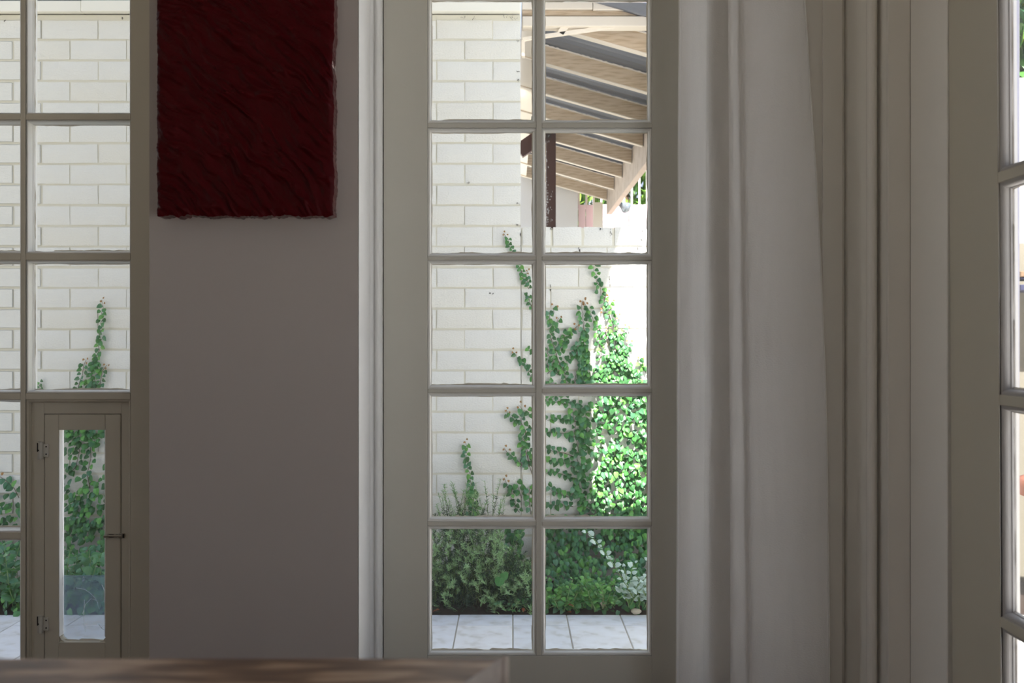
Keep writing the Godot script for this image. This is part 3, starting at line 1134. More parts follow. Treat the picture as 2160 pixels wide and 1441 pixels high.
func pergola() -> void:
	var o := thing("pergola", "cream timber carport roof with sloping rafters and metal sheeting behind the low wall", "pergola", Vector3(0.4, -0.1, -4.5))
	var zk := func(k: int) -> float: return CAM.z - (4.53 + 0.6 * k)
	var low := func(x: float) -> float: return CAM.y + 1.4286 - 0.283 * (x - 0.18)    # underside of the rafters
	var xr := 0.83
	for k in 8:
		var z: float = zk.call(k)
		var xa := 0.045
		var h := 0.088
		var b := local(o)
		var p := [Vector3(xa, low.call(xa), z - 0.022), Vector3(xr, low.call(xr), z - 0.022), Vector3(xr, low.call(xr) + h, z - 0.022), Vector3(xa, low.call(xa) + h, z - 0.022)]
		b.prism(p, Vector3(0, 0, 0.044))
		part("rafter", b, M.rafter_timber, o)
		b = local(o)      # paler painted underside
		p = [Vector3(xa, low.call(xa) - 0.006, z - 0.021), Vector3(xr, low.call(xr) - 0.006, z - 0.021), Vector3(xr, low.call(xr) - 0.0005, z - 0.021), Vector3(xa, low.call(xa) - 0.0005, z - 0.021)]
		b.prism(p, Vector3(0, 0, 0.042))
		part("batten", b, M.cream_timber, o)
		b = local(o)      # flaking white strip along its top
		var steps := 60
		for i in steps:
			var x := lerpf(xa, xr, float(i) / steps)
			var x2 := lerpf(xa, xr, float(i + 1) / steps)
			var th := 0.007 + rng.randf_range(-0.002, 0.002)
			p = [Vector3(x, low.call(x) + h - 0.003, z + 0.0222), Vector3(x2, low.call(x2) + h - 0.003, z + 0.0222), Vector3(x2, low.call(x2) + h - 0.003 + th, z + 0.0222), Vector3(x, low.call(x) + h - 0.003 + th, z + 0.0222)]
			b.prism(p, Vector3(0, 0, 0.005))
		part("sealing_strip", b, M.white_slat, o)
		if k < 7:
			b = local(o)      # cream lining between the rafters at the left end
			var zn: float = zk.call(k + 1)
			p = [Vector3(0.045, low.call(0.045) + 0.004, zn + 0.0225), Vector3(0.125, low.call(0.125) + 0.004, zn + 0.0225), Vector3(0.125, low.call(0.125) + 0.02, zn + 0.0225), Vector3(0.045, low.call(0.045) + 0.02, zn + 0.0225)]
			b.prism(p, Vector3(0, 0, z - zn - 0.045))
			part("lining_board", b, M.cream_timber, o)
	# corrugated sheet
	var f := []
	var z0: float = zk.call(0) + 0.35
	var z1: float = zk.call(7) - 0.2
	var n := 220
	for s in [0.045, 0.95]:
		var row := []
		for i in n + 1:
			var z := lerpf(z0, z1, float(i) / n)
			row.append(Vector3(s, low.call(s) + 0.104 + 0.009 * sin(z * TAU / 0.076), z))
		f.append(row)
	var b := local(o)
	b.grid(f)
	f.reverse()
	for r in f:
		for i in r.size():
			r[i] += Vector3(0, 0.0012, 0)
	b.grid(f)
	part("roof_sheet", b, M.zinc_sheet, o)
	# eaves beam running away from the house, with its far post
	b = local(o)
	var xb := 0.835
	var zf: float = zk.call(7) - 0.06
	var zn2: float = zk.call(0) + 0.5
	var yb: float = low.call(xb)
	b.box(Vector3(xb, yb - 0.125, zf), Vector3(xb + 0.045, yb + 0.11, zn2), 0.003)
	part("eaves_beam", b, M.beam_timber, o)
	b = local(o)
	b.box(Vector3(wx(1252, zf + 0.05), -0.1, zf - 0.03), Vector3(wx(1271, zf + 0.05), yb - 0.02, zf + 0.05), 0.003)
	part("post", b, M.cream_timber, o)
	# near end: fascia, gutter board, white purlin, brace and strut
	var ze: float = zk.call(0) + 0.16
	b = local(o)
	var xs := wx(1250, ze)
	b.box(Vector3(0.045, wy(22, ze), ze), Vector3(xs - 0.001, wy(-12, ze), ze + 0.02), 0.002)
	part("fascia", b, M.cream_timber, o)
	b = local(o)
	b.box(Vector3(xs, wy(24, ze), ze + 0.002), Vector3(1.1, wy(-14, ze), ze + 0.023), 0.002)
	part("fascia", b, M.cream_timber, o)
	b = local(o)
	b.box(Vector3(0.045, wy(33, ze), ze - 0.03), Vector3(1.1, wy(21, ze), ze - 0.002), 0.002)
	part("gutter_board", b, M.rafter_timber, o)
	b = local(o)
	b.box(Vector3(0.045, wy(55, ze + 0.02), ze - 0.05), Vector3(1.1, wy(34, ze + 0.02), ze + 0.02), 0.002)
	part("purlin", b, M.cream_timber, o)
	b = local(o)
	b.bar(at_px(1101, 83.5, ze - 0.01), at_px(1310, 54, ze - 0.01), 0.02, 0.0155, Vector3.UP, 0.001)
	part("brace", b, M.cream_timber, o)
	b = local(o)
	b.bar(at_px(1182, 72, ze - 0.01), at_px(1196, 50, ze - 0.01), 0.02, 0.03, Vector3(1, 0, 0), 0.001)
	part("strut", b, M.cream_timber, o)
	b = local(o)
	b.box(Vector3(0.042, wy(118, ze), ze - 0.04), Vector3(wx(1107, ze), wy(84, ze), ze), 0.001)
	part("end_block", b, M.cream_timber, o)
	# dark red-brown post and knee brace
	var zp := CAM.z - 6.8
	b = local(o)
	b.box(Vector3(wx(1152, zp), -0.1, zp - 0.065), Vector3(wx(1172.5, zp), wy(262, zp), zp), 0.002)
	part("steel_post", b, M.brown_steel, o).set_meta("label", "dark red-brown post with flaking paint")
	b = local(o)
	for k in 60:
		var q := at_px(rng.randf_range(1152.5, 1157) if rng.randf() < 0.6 else rng.randf_range(1153, 1166), rng.randf_range(285, 478) if rng.randf() < 0.4 else rng.randf_range(400, 470), zp + 0.0002)
		var w := rng.randf_range(0.0015, 0.004)
		var hh := rng.randf_range(0.003, 0.011)
		var pg := []
		for e in 6:
			var a := TAU * e / 6.0 + rng.randf_range(-0.3, 0.3)
			var rr := rng.randf_range(0.5, 1.0)
			pg.append(q + Vector3(cos(a) * w * rr, sin(a) * hh * rr, 0))
		b.prism(pg, Vector3(0, 0, 0.0006))
	part("paint_flake", b, M.white_plastic, o).set_meta("kind", "stuff")
	b = local(o)
	b.bar(at_px(1094, 320, zp - 0.03), at_px(1156, 277, zp - 0.03), 0.06, 0.098, Vector3.UP, 0.002)
	part("knee_brace", b, M.brown_steel, o)

	# white floodlight on the beam
	var zl := CAM.z - 8.5
	var fl := thing("floodlight", "white outdoor floodlight hanging from the end of the carport beam", "lamp", at_px(1294, 422, zl))
	b = MB.new()
	b.xf = Transform3D(Basis(Vector3(0, 0, 1), deg_to_rad(62)) * Basis(Vector3(1, 0, 0), deg_to_rad(200)), Vector3.ZERO)
	var ax := (at_px(1318, 437, zl) - at_px(1294, 422, zl)).normalized()
	var bs := Basis(ax.cross(Vector3(0, 0, 1)).normalized(), ax, Vector3(0, 0, 1))
	b.xf = Transform3D(bs, Vector3.ZERO)
	b.lathe([Vector2(0.0, -0.02), Vector2(0.026, -0.02), Vector2(0.026, 0.062), Vector2(0.02, 0.066)], 16)
	part("socket", b, M.white_plastic, fl)
	b = MB.new()
	b.xf = Transform3D(Basis(bs.x, (ax * 0.55 + Vector3(0.15, -0.9, 0)).normalized(), Vector3(0, 0, 1)).orthonormalized(), ax * 0.066)
	b.lathe([Vector2(0.018, -0.01), Vector2(0.024, 0.015), Vector2(0.046, 0.05), Vector2(0.05, 0.065), Vector2(0.045, 0.085), Vector2(0.0, 0.098)], 18)
	part("bulb", b, M.lamp_glass, fl)


func beyond() -> void:
	# rendered wall, fence of palings with a slatted top, neighbour's brick house
	var zw := CAM.z - 8.82
	var b := MB.new()
	b.prism([Vector3(-2.5, -0.1, zw - 0.15), Vector3(wx(1219, zw), -0.1, zw - 0.15), Vector3(wx(1219, zw), 2.375, zw - 0.15), Vector3(0.05, 2.51, zw - 0.15), Vector3(-2.5, 2.6, zw - 0.15)], Vector3(0, 0, 0.15))
	tag(part("rendered_wall", b, M.white_render), "plain white rendered wall under the carport behind the brown post", "wall")
	var zf := CAM.z - 9.4
	var o := thing("paling_fence", "long pink-white paling fence in full sun with thin white slats along its top", "fence", Vector3(wx(1300, zf), -0.1, zf))
	var yt := wy(432, zf)
	# shaded pair of palings and slats between the rendered wall and the carport post
	var zp := CAM.z - 8.87
	var pn := thing("paling_panel", "short shaded pink paling panel between the rendered wall and the carport post", "fence", Vector3(wx(1236, zp), -0.1, zp))
	for e in [[1220.0, 1235.0], [1236.0, 1252.0]]:
		var pb := local(pn)
		pb.box(Vector3(wx(e[0], zp), -0.1, zp - 0.018), Vector3(wx(e[1], zp), wy(432, zp), zp), 0.002)
		part("paling", pb, M.pink_paling, pn)
	for x in [1221.5, 1237.5, 1253.0]:
		var pb := local(pn)
		pb.box(Vector3(wx(x - 2.0, zp), wy(440, zp), zp - 0.04), Vector3(wx(x + 2.0, zp), wy(385, zp), zp - 0.022), 0.001)
		part("slat", pb, M.white_slat, pn)
	var edges := [1253.5, 1271.0, 1296.0, 1326.5, 1356.5, 1387.0, 1417.0, 1447.0]
	for k in edges.size() - 1:
		b = local(o)
		b.box(Vector3(wx(edges[k] + 0.7, zf), -0.1, zf - 0.018 + 0.003 * (k % 2)), Vector3(wx(edges[k + 1] - 0.7, zf), yt + 0.003 * (k % 3), zf + 0.003 * (k % 2)), 0.002)
		part("paling", b, M.pink_paling, o)
	var x := 1269.0
	while x < 1440.0:
		b = local(o)
		b.box(Vector3(wx(x - 1.9, zf), yt - 0.05, zf - 0.038), Vector3(wx(x + 1.9, zf), wy(318, zf), zf - 0.021), 0.001)
		part("slat", b, M.white_slat, o)
		x += 16.1
	b = local(o)
	b.box(Vector3(wx(1253, zf), wy(318, zf) - 0.03, zf - 0.055), Vector3(wx(1447, zf), wy(318, zf) + 0.02, zf - 0.039), 0.001)
	b.box(Vector3(wx(1253, zf), yt - 0.1, zf - 0.06), Vector3(wx(1447, zf), yt - 0.04, zf - 0.04), 0.001)
	part("rail", b, M.white_slat, o)
	var zh := CAM.z - 13.5
	var h := thing("neighbour_house", "blue-grey brick house seen through the slats at the right of the carport", "building", Vector3(wx(1450, zh), -0.1, zh - 1.0))
	b = local(h)
	b.box(Vector3(wx(1334, zh), -0.1, zh - 2.0), Vector3(wx(1620, zh), wy(240, zh), zh - 0.006))
	part("wall", b, M.slate_mortar, h)
	var bm := MB.new()
	bm.box(Vector3(0.006, 0.006, -0.02), Vector3(0.294, 0.104, 0.0), 0.003)
	var bmm := bm.mesh()
	for r in 12:
		for k in 4:
			put("brick", bmm, M.slate_brick, h, Transform3D(Basis(), Vector3(wx(1334, zh) + 0.30 * k + (0.0 if r % 2 == 0 else -0.0), wy(432, zh) + 0.11 * (r - 2), zh) - h.position))
	b = local(h)
	b.box(Vector3(wx(1320, zh), wy(240, zh), zh - 2.2), Vector3(wx(1640, zh), wy(225, zh), zh + 0.2), 0.01)
	part("roof", b, M.roof_sheet, h)


# ------------------------------------------------------------------ plants
func leaf_mesh(w: float, tip: float, fold: float, curl: float) -> ArrayMesh:   # a heart-shaped leaf of length 1 hanging from the origin, its face to +z
	var b := MB.new()
	leaf_into(b, w, tip, fold, curl)
	return b.mesh()


func leaf_into(b: MB, w: float, tip: float, fold: float, curl: float) -> void:
	var out := [[0.0, -0.02], [0.16, 0.07], [0.34, 0.05], [0.46, -0.08], [0.51, -0.27], [0.47, -0.48], [0.36, -0.68], [0.18, -0.88], [0.0, -1.0 - tip]]
	var rib := [-0.02, -0.04, -0.06, -0.14, -0.30, -0.50, -0.69, -0.87, -1.0 - tip]
	for s in [-1.0, 1.0]:
		for k in out.size() - 1:
			var q := func(x: float, y: float) -> Vector3: return Vector3(s * x * w, y, -fold * x + curl * (0.25 - (y + 0.5) * (y + 0.5)))
			var a: Vector3 = q.call(0.0, rib[k])
			var d: Vector3 = q.call(0.0, rib[k + 1])
			var e: Vector3 = q.call(out[k][0], out[k][1])
			var f: Vector3 = q.call(out[k + 1][0], out[k + 1][1])
			if s > 0:
				b.quad(d, f, e, a)
			else:
				b.quad(a, e, f, d)


var leaf_kinds := []


func creeper(called: String, label: String, strands: Array, fills: Array, group := "") -> void:
	# strands: [points in photo pixels, leaf length in px, spread in px, tips]; fills: [polygon in photo pixels, how many, leaf px, depth]
	if leaf_kinds.is_empty():
		leaf_kinds = [leaf_mesh(0.84, 0.02, 0.12, 0.35), leaf_mesh(0.78, 0.06, 0.2, 0.2), leaf_mesh(0.9, 0.0, 0.06, 0.5), leaf_mesh(0.82, 0.04, -0.08, 0.45)]
	var first: Vector2 = strands[0][0][0] if strands.size() else fills[0][0][0]
	var o := thing(called, label, "vine", at_px(first.x, first.y, ZW + 0.005), group)
	var list := []
	var stems := local(o)
	for s in strands:
		var pts: Array = s[0]
		var line := []
		var size: float = s[1]
		var carried := 0.0
		var side := 1.0
		for p in pts:
			line.append(at_px(p.x, p.y, ZW + 0.004))
		stems.tube(line, 0.0008, 0.0014, 5)
		for k in pts.size() - 1:
			var a: Vector2 = pts[k]
			var d: Vector2 = pts[k + 1]
			var len := a.distance_to(d)
			var along := carried
			while along < len:
				var t := along / len
				var p := a.lerp(d, t)
				side = -side
				var nr := Vector2(-(d - a).y, (d - a).x).normalized() * side
				p += nr * s[2] * rng.randf_range(0.4, 1.3) - Vector2(0, size * 0.45)
				var young: bool = s[3] and k == 0 and along < size * 1.4
				var rot := clampf(nr.x * 0.7 + rng.randf_range(-0.45, 0.45), -1.2, 1.2)
				list.append([p, size * (0.5 if young else rng.randf_range(0.8, 1.15)), rot, rng.randf_range(0.006, 0.016), "leaf_tip" if young else ""])
				along += size * 0.52
			carried = along - len
	for f in fills:
		var poly := PackedVector2Array(f[0])
		var lo := poly[0]
		var hi := poly[0]
		for p in poly:
			lo = lo.min(p)
			hi = hi.max(p)
		var n := 0
		var tries := 0
		while n < f[1] and tries < f[1] * 30:
			tries += 1
			var p := Vector2(rng.randf_range(lo.x, hi.x), rng.randf_range(lo.y, hi.y))
			if not Geometry2D.is_point_in_polygon(p, poly):
				continue
			n += 1
			var off := rng.randf_range(0.008, f[3])
			if f.size() > 4:
				off += f[4] * smoothstep(1120.0, 1292.0, p.y) * rng.randf_range(0.82, 1.0)
			list.append([p, f[2] * rng.randf_range(0.75, 1.2), rng.randf_range(-0.75, 0.75), off, ""])
	# those that show largest are parts, the rest one part
	list.sort_custom(func(p, q): return p[3] + p[1] * 0.002 > q[3] + q[1] * 0.002)
	var rest := MB.new()
	for i in list.size():
		var e: Array = list[i]
		var tone: String = e[4]
		if tone == "":
			var u := rng.randf()
			tone = "leaf_dark" if u < 0.34 else "leaf_mid" if u < 0.7 else "leaf_blue" if u < 0.86 else "leaf_fresh"
		var sz: float = e[1] / 507.0
		var basis := Basis(Vector3(0, 0, 1), e[2]) * Basis(Vector3(1, 0, 0), -rng.randf_range(0.15, 0.75)) * Basis(Vector3(0, 1, 0), rng.randf_range(-0.4, 0.4))
		var tr := Transform3D(basis.scaled(Vector3.ONE * sz), at_px(e[0].x, e[0].y, ZW + e[3]) - o.position)
		if i < 300:
			put("leaf", leaf_kinds[rng.randi_range(0, 3)], M[tone], o, tr)
		else:
			rest.xf = tr
			rest.col = M[tone].albedo_color.srgb_to_linear()
			leaf_into(rest, 0.85, 0.03, 0.2, 0.35)
	if list.size() > 300:
		part("foliage", rest, M.foliage, o).set_meta("kind", "stuff")
	if strands.size():
		part("stem", stems, M.vine_stem, o)


func V(a: Array) -> Array:
	var r := []
	for k in range(0, a.size(), 2):
		r.append(Vector2(a[k], a[k + 1]))
	return r


func crop(a: Array, ox: float, oy: float, sc: float) -> Array:
	var r := []
	for k in range(0, a.size(), 2):
		r.append(Vector2(ox + a[k] / sc, oy + a[k + 1] / sc))
	return r


func creepers() -> void:
	# left window
	creeper("creeping_fig", "creeping fig climbing to a point in the left window above the hatch", [
		[V([214, 633, 218, 649, 214, 661, 218, 671, 212, 682, 216, 694, 208, 704, 214, 717, 207, 728, 210, 739, 204, 749, 206, 760, 197, 770, 195, 783, 193, 797, 193, 830]), 11.0, 3.0, true],
		[V([182, 758, 176, 772, 174, 790, 168, 806, 163, 826]), 10.0, 4.0, true],
		[V([226, 770, 216, 782, 213, 800, 209, 820]), 9.0, 4.0, true],
		[V([82, 806, 83, 822, 90, 850]), 8.0, 3.0, false],
	], [[V([196, 752, 208, 752, 212, 790, 214, 822, 240, 880, 150, 900, 166, 822, 178, 785]), 130, 10.5, 0.02]])
	creeper("creeping_fig", "dark creeping fig around the narrow hatch at the lower left", [
		[V([128, 905, 150, 925, 168, 950, 160, 985, 145, 1000]), 12.0, 5.0, false],
		[V([196, 900, 190, 930, 192, 965, 184, 1000, 190, 1030]), 12.0, 5.0, false],
		[V([-10, 1000, 10, 1012, 30, 1030, 40, 1050]), 14.0, 6.0, true],
	], [
		[V([120, 895, 235, 895, 235, 935, 185, 940, 160, 938, 120, 930]), 70, 12.5, 0.03],
		[V([115, 930, 158, 945, 150, 985, 175, 1010, 210, 1015, 240, 940, 240, 1110, 115, 1110]), 190, 12.5, 0.04],
		[V([110, 1090, 245, 1090, 245, 1293, 110, 1293]), 330, 13.0, 0.05, 0.41],
		[V([-190, 1060, -60, 1020, 40, 1050, 70, 1060, 70, 1293, -190, 1293]), 560, 13.5, 0.05, 0.41],
		[V([245, 960, 300, 1010, 330, 1100, 330, 1280, 245, 1280]), 150, 13.0, 0.05],
		[V([330, 1100, 760, 1180, 760, 1290, 330, 1290]), 300, 13.0, 0.05, 0.25],
	])
	# centre, left pane column
	creeper("creeping_fig", "thin lone strand of creeping fig above the needle-leaved shrub", [
		[V([981, 931, 984.5, 941, 980, 948, 986, 957, 982, 968, 987, 978, 986, 988, 991.5, 1000, 991.5, 1011, 994, 1022, 990, 1027, 997, 1040, 999, 1053, 1002, 1069, 1002, 1090]), 10.5, 2.6, true],
	], [[V([985, 1030, 1006, 1030, 1012, 1090, 984, 1090]), 26, 11.0, 0.02]])
	creeper("creeping_fig", "short strand of creeping fig at the outbuilding corner, highest on the wall", [
		[V([1062, 492, 1072, 505, 1072, 517, 1081, 530, 1090, 548, 1093, 561, 1100, 571, 1103, 586, 1110, 600, 1116, 610]), 9.0, 2.6, true],
		[V([1114, 570, 1110, 580, 1112, 592, 1116, 602]), 9.0, 2.5, true],
		[V([1108, 624, 1115, 627, 1117, 634, 1124, 660]), 9.0, 2.5, false],
		[V([1079.6, 741, 1090, 749, 1091, 758, 1100, 761, 1102, 771, 1114, 776, 1116, 790, 1126, 800]), 10.5, 2.6, true],
		[V([1113, 735, 1117, 741, 1128, 750]), 9.0, 2.0, false],
	], [])
	creeper("creeping_fig", "creeping fig in three branching strands left of the door's middle bar", [
		[V([1068, 864, 1073, 881, 1080, 876, 1085, 893, 1096, 893]), 10.0, 3.0, true],
		[V([1094, 854, 1102, 864, 1096, 880, 1100, 893, 1106, 903, 1109, 918, 1101, 924, 1110, 934, 1102, 944, 1109, 952, 1113, 965, 1117, 981, 1122, 1000]), 12.0, 5.0, true],
		[V([1110, 905, 1106, 925, 1112, 950, 1116, 985]), 12.0, 6.0, false],
		[V([1112, 868, 1118, 880]), 12.0, 3.0, false],
		[V([1064, 945, 1070, 955, 1081, 963, 1083, 970, 1095, 974, 1097, 985, 1108, 976]), 11.0, 3.5, true],
		[V([1064, 1008, 1069, 1022, 1072, 1035, 1080, 1030, 1078, 1051, 1087, 1058, 1086, 1070, 1096, 1081]), 11.5, 3.5, true],
		[V([1090, 1020, 1097, 1040, 1100, 1050]), 13.0, 4.0, false],
		[V([1117, 1030, 1116, 1043, 1117, 1060, 1120, 1085]), 13.0, 4.5, false],
	], [])
	# right pane column
	creeper("creeping_fig", "spreading creeping fig left of the sunlit patch on the low wall", [
		[crop([1130, 445, 1105, 465, 1115, 500, 1075, 505, 1080, 540, 1065, 575, 1100, 600, 1075, 635, 1115, 640, 1085, 690, 1100, 745, 1120, 790, 1135, 850, 1160, 920, 1200, 990, 1210, 1060, 1230, 1150], 880, 530, 3.857), 11.0, 4.0, true],
		[crop([1155, 540, 1140, 565, 1145, 600, 1100, 615], 880, 530, 3.857), 10.0, 3.5, true],
		[crop([1310, 605, 1265, 640, 1270, 675, 1225, 650, 1225, 690, 1190, 680, 1240, 735, 1190, 735, 1150, 745, 1210, 790, 1140, 790], 880, 530, 3.857), 11.0, 4.0, true],
		[crop([1330, 760, 1280, 775, 1305, 815, 1260, 830, 1270, 885, 1215, 890, 1225, 935, 1170, 950], 880, 530, 3.857), 11.5, 4.0, false],
		[crop([1060, 780, 1060, 830, 1075, 860, 1060, 920, 1080, 970, 1060, 1000], 880, 530, 3.857), 12.0, 4.5, false],
		[crop([1105, 880, 1105, 920, 1110, 980, 1150, 1010], 880, 530, 3.857), 12.0, 4.0, false],
		[crop([1290, 1010, 1280, 1060, 1290, 1130], 880, 530, 3.857), 12.0, 5.0, false],
		[crop([1345, 400, 1335, 470, 1350, 510, 1340, 545, 1357, 580, 1352, 625, 1370, 660, 1360, 715, 1350, 760, 1355, 810, 1350, 870, 1355, 930, 1350, 990, 1350, 1060, 1370, 1150], 880, 530, 3.857), 11.0, 4.5, true],
	], [[crop([1340, 640, 1385, 640, 1395, 900, 1430, 1060, 1440, 1160, 1300, 1160, 1310, 1000, 1325, 720], 880, 530, 3.857), 130, 11.0, 0.02],
		[crop([1050, 1040, 1240, 1040, 1240, 1160, 1050, 1160], 880, 530, 3.857), 36, 11.5, 0.02]])
	creeper("creeping_fig", "bright creeping fig in full sun at the right of the door", [
		[crop([1437, 120, 1437, 170, 1465, 205, 1460, 250, 1490, 290, 1495, 350, 1525, 380, 1520, 435, 1565, 480, 1565, 530, 1600, 600, 1590, 650, 1610, 720, 1620, 790, 1625, 850, 1600, 920, 1600, 1000], 880, 530, 3.857), 11.0, 5.0, false],
		[crop([1350, 405, 1380, 450, 1400, 490, 1430, 545, 1435, 585, 1470, 620, 1465, 665, 1485, 710, 1485, 775, 1500, 830, 1480, 900], 880, 530, 3.857), 10.5, 4.5, true],
		[crop([1545, 330, 1530, 370, 1520, 400], 880, 530, 3.857), 10.0, 3.5, true],
		[crop([1580, 405, 1565, 440, 1575, 480], 880, 530, 3.857), 10.0, 4.0, true],
		[crop([1640, 520, 1610, 560, 1600, 600], 880, 530, 3.857), 10.0, 4.0, true],
		[crop([1720, 615, 1685, 635, 1660, 690, 1625, 730], 880, 530, 3.857), 10.5, 4.0, true],
		[crop([1735, 735, 1710, 760, 1700, 820, 1680, 870], 880, 530, 3.857), 10.5, 5.0, true],
		[crop([1560, 620, 1530, 655, 1555, 720, 1550, 770], 880, 530, 3.857), 10.0, 4.0, true],
		[crop([1825, 870, 1800, 900, 1830, 950, 1850, 940, 1860, 990], 880, 530, 3.857), 10.5, 4.0, true],
		[crop([1490, 490, 1530, 510, 1570, 520], 880, 530, 3.857), 9.5, 3.0, true],
	], [[crop([1570, 640, 1640, 700, 1720, 800, 1720, 880, 1800, 960, 1850, 1080, 1430, 1080, 1440, 960, 1520, 850, 1580, 780], 880, 530, 3.857), 190, 11.5, 0.03],
		[V([1238, 800, 1400, 800, 1420, 1000, 1420, 1110, 1262, 1110, 1250, 1000, 1300, 930, 1262, 870]), 950, 12.0, 0.06],
		[V([1400, 780, 1520, 860, 1520, 1110, 1410, 1110]), 220, 12.0, 0.05]])
	creeper("creeping_fig", "shaded creeping fig in even rows in the fourth pane beside the sunlit mass", [
		[crop([1040, 120, 1100, 110, 1150, 110, 1200, 130, 1250, 110, 1300, 140], 880, 820, 3.857), 12.0, 4.5, false],
		[crop([1060, 260, 1110, 240, 1160, 245, 1210, 250, 1260, 260, 1320, 275, 1400, 270], 880, 820, 3.857), 12.0, 4.5, false],
		[crop([1050, 350, 1110, 360, 1160, 360, 1210, 370, 1260, 390, 1310, 400, 1390, 370, 1440, 360], 880, 820, 3.857), 12.0, 5.0, false],
		[crop([1060, 490, 1100, 510, 1150, 515, 1200, 525, 1250, 545, 1290, 560], 880, 820, 3.857), 12.0, 5.0, false],
		[crop([1060, 590, 1110, 595, 1160, 600, 1220, 610, 1280, 640, 1330, 640], 880, 820, 3.857), 12.5, 5.5, false],
		[crop([1050, 690, 1110, 685, 1160, 690, 1210, 715, 1260, 730], 880, 820, 3.857), 12.0, 4.5, false],
		[crop([1060, 800, 1110, 840, 1160, 860, 1220, 880, 1280, 890], 880, 820, 3.857), 12.0, 5.0, false],
		[crop([1060, 960, 1110, 950, 1160, 945, 1210, 950, 1270, 960], 880, 820, 3.857), 12.0, 5.0, false],
		[crop([1260, 160, 1270, 230, 1290, 300, 1280, 350, 1300, 430, 1310, 500, 1300, 570, 1330, 650, 1310, 720, 1320, 800, 1330, 900, 1360, 1000], 880, 820, 3.857), 12.0, 7.0, false],
		[crop([1370, 130, 1370, 220, 1400, 260, 1380, 330, 1360, 420, 1350, 520], 880, 820, 3.857), 12.0, 7.0, false],
	], [[crop([1270, 80, 1440, 80, 1560, 300, 1620, 420, 1560, 700, 1500, 820, 1560, 1090, 1310, 1090, 1290, 870, 1240, 730, 1330, 600, 1330, 420], 880, 820, 3.857), 200, 12.0, 0.04]])
	creeper("creeping_fig", "dense shaded creeping fig low on the wall above the groundcover", [], [
		[V([1140, 1085, 1420, 1085, 1420, 1293, 1140, 1293]), 1500, 12.0, 0.09, 0.34],
		[V([1066, 1110, 1104, 1110, 1104, 1150, 1100, 1180, 1140, 1180, 1140, 1293, 1080, 1293]), 220, 12.0, 0.06, 0.33],
		[V([1420, 1100, 1600, 1110, 1600, 1293, 1420, 1293]), 260, 12.0, 0.06, 0.33]])


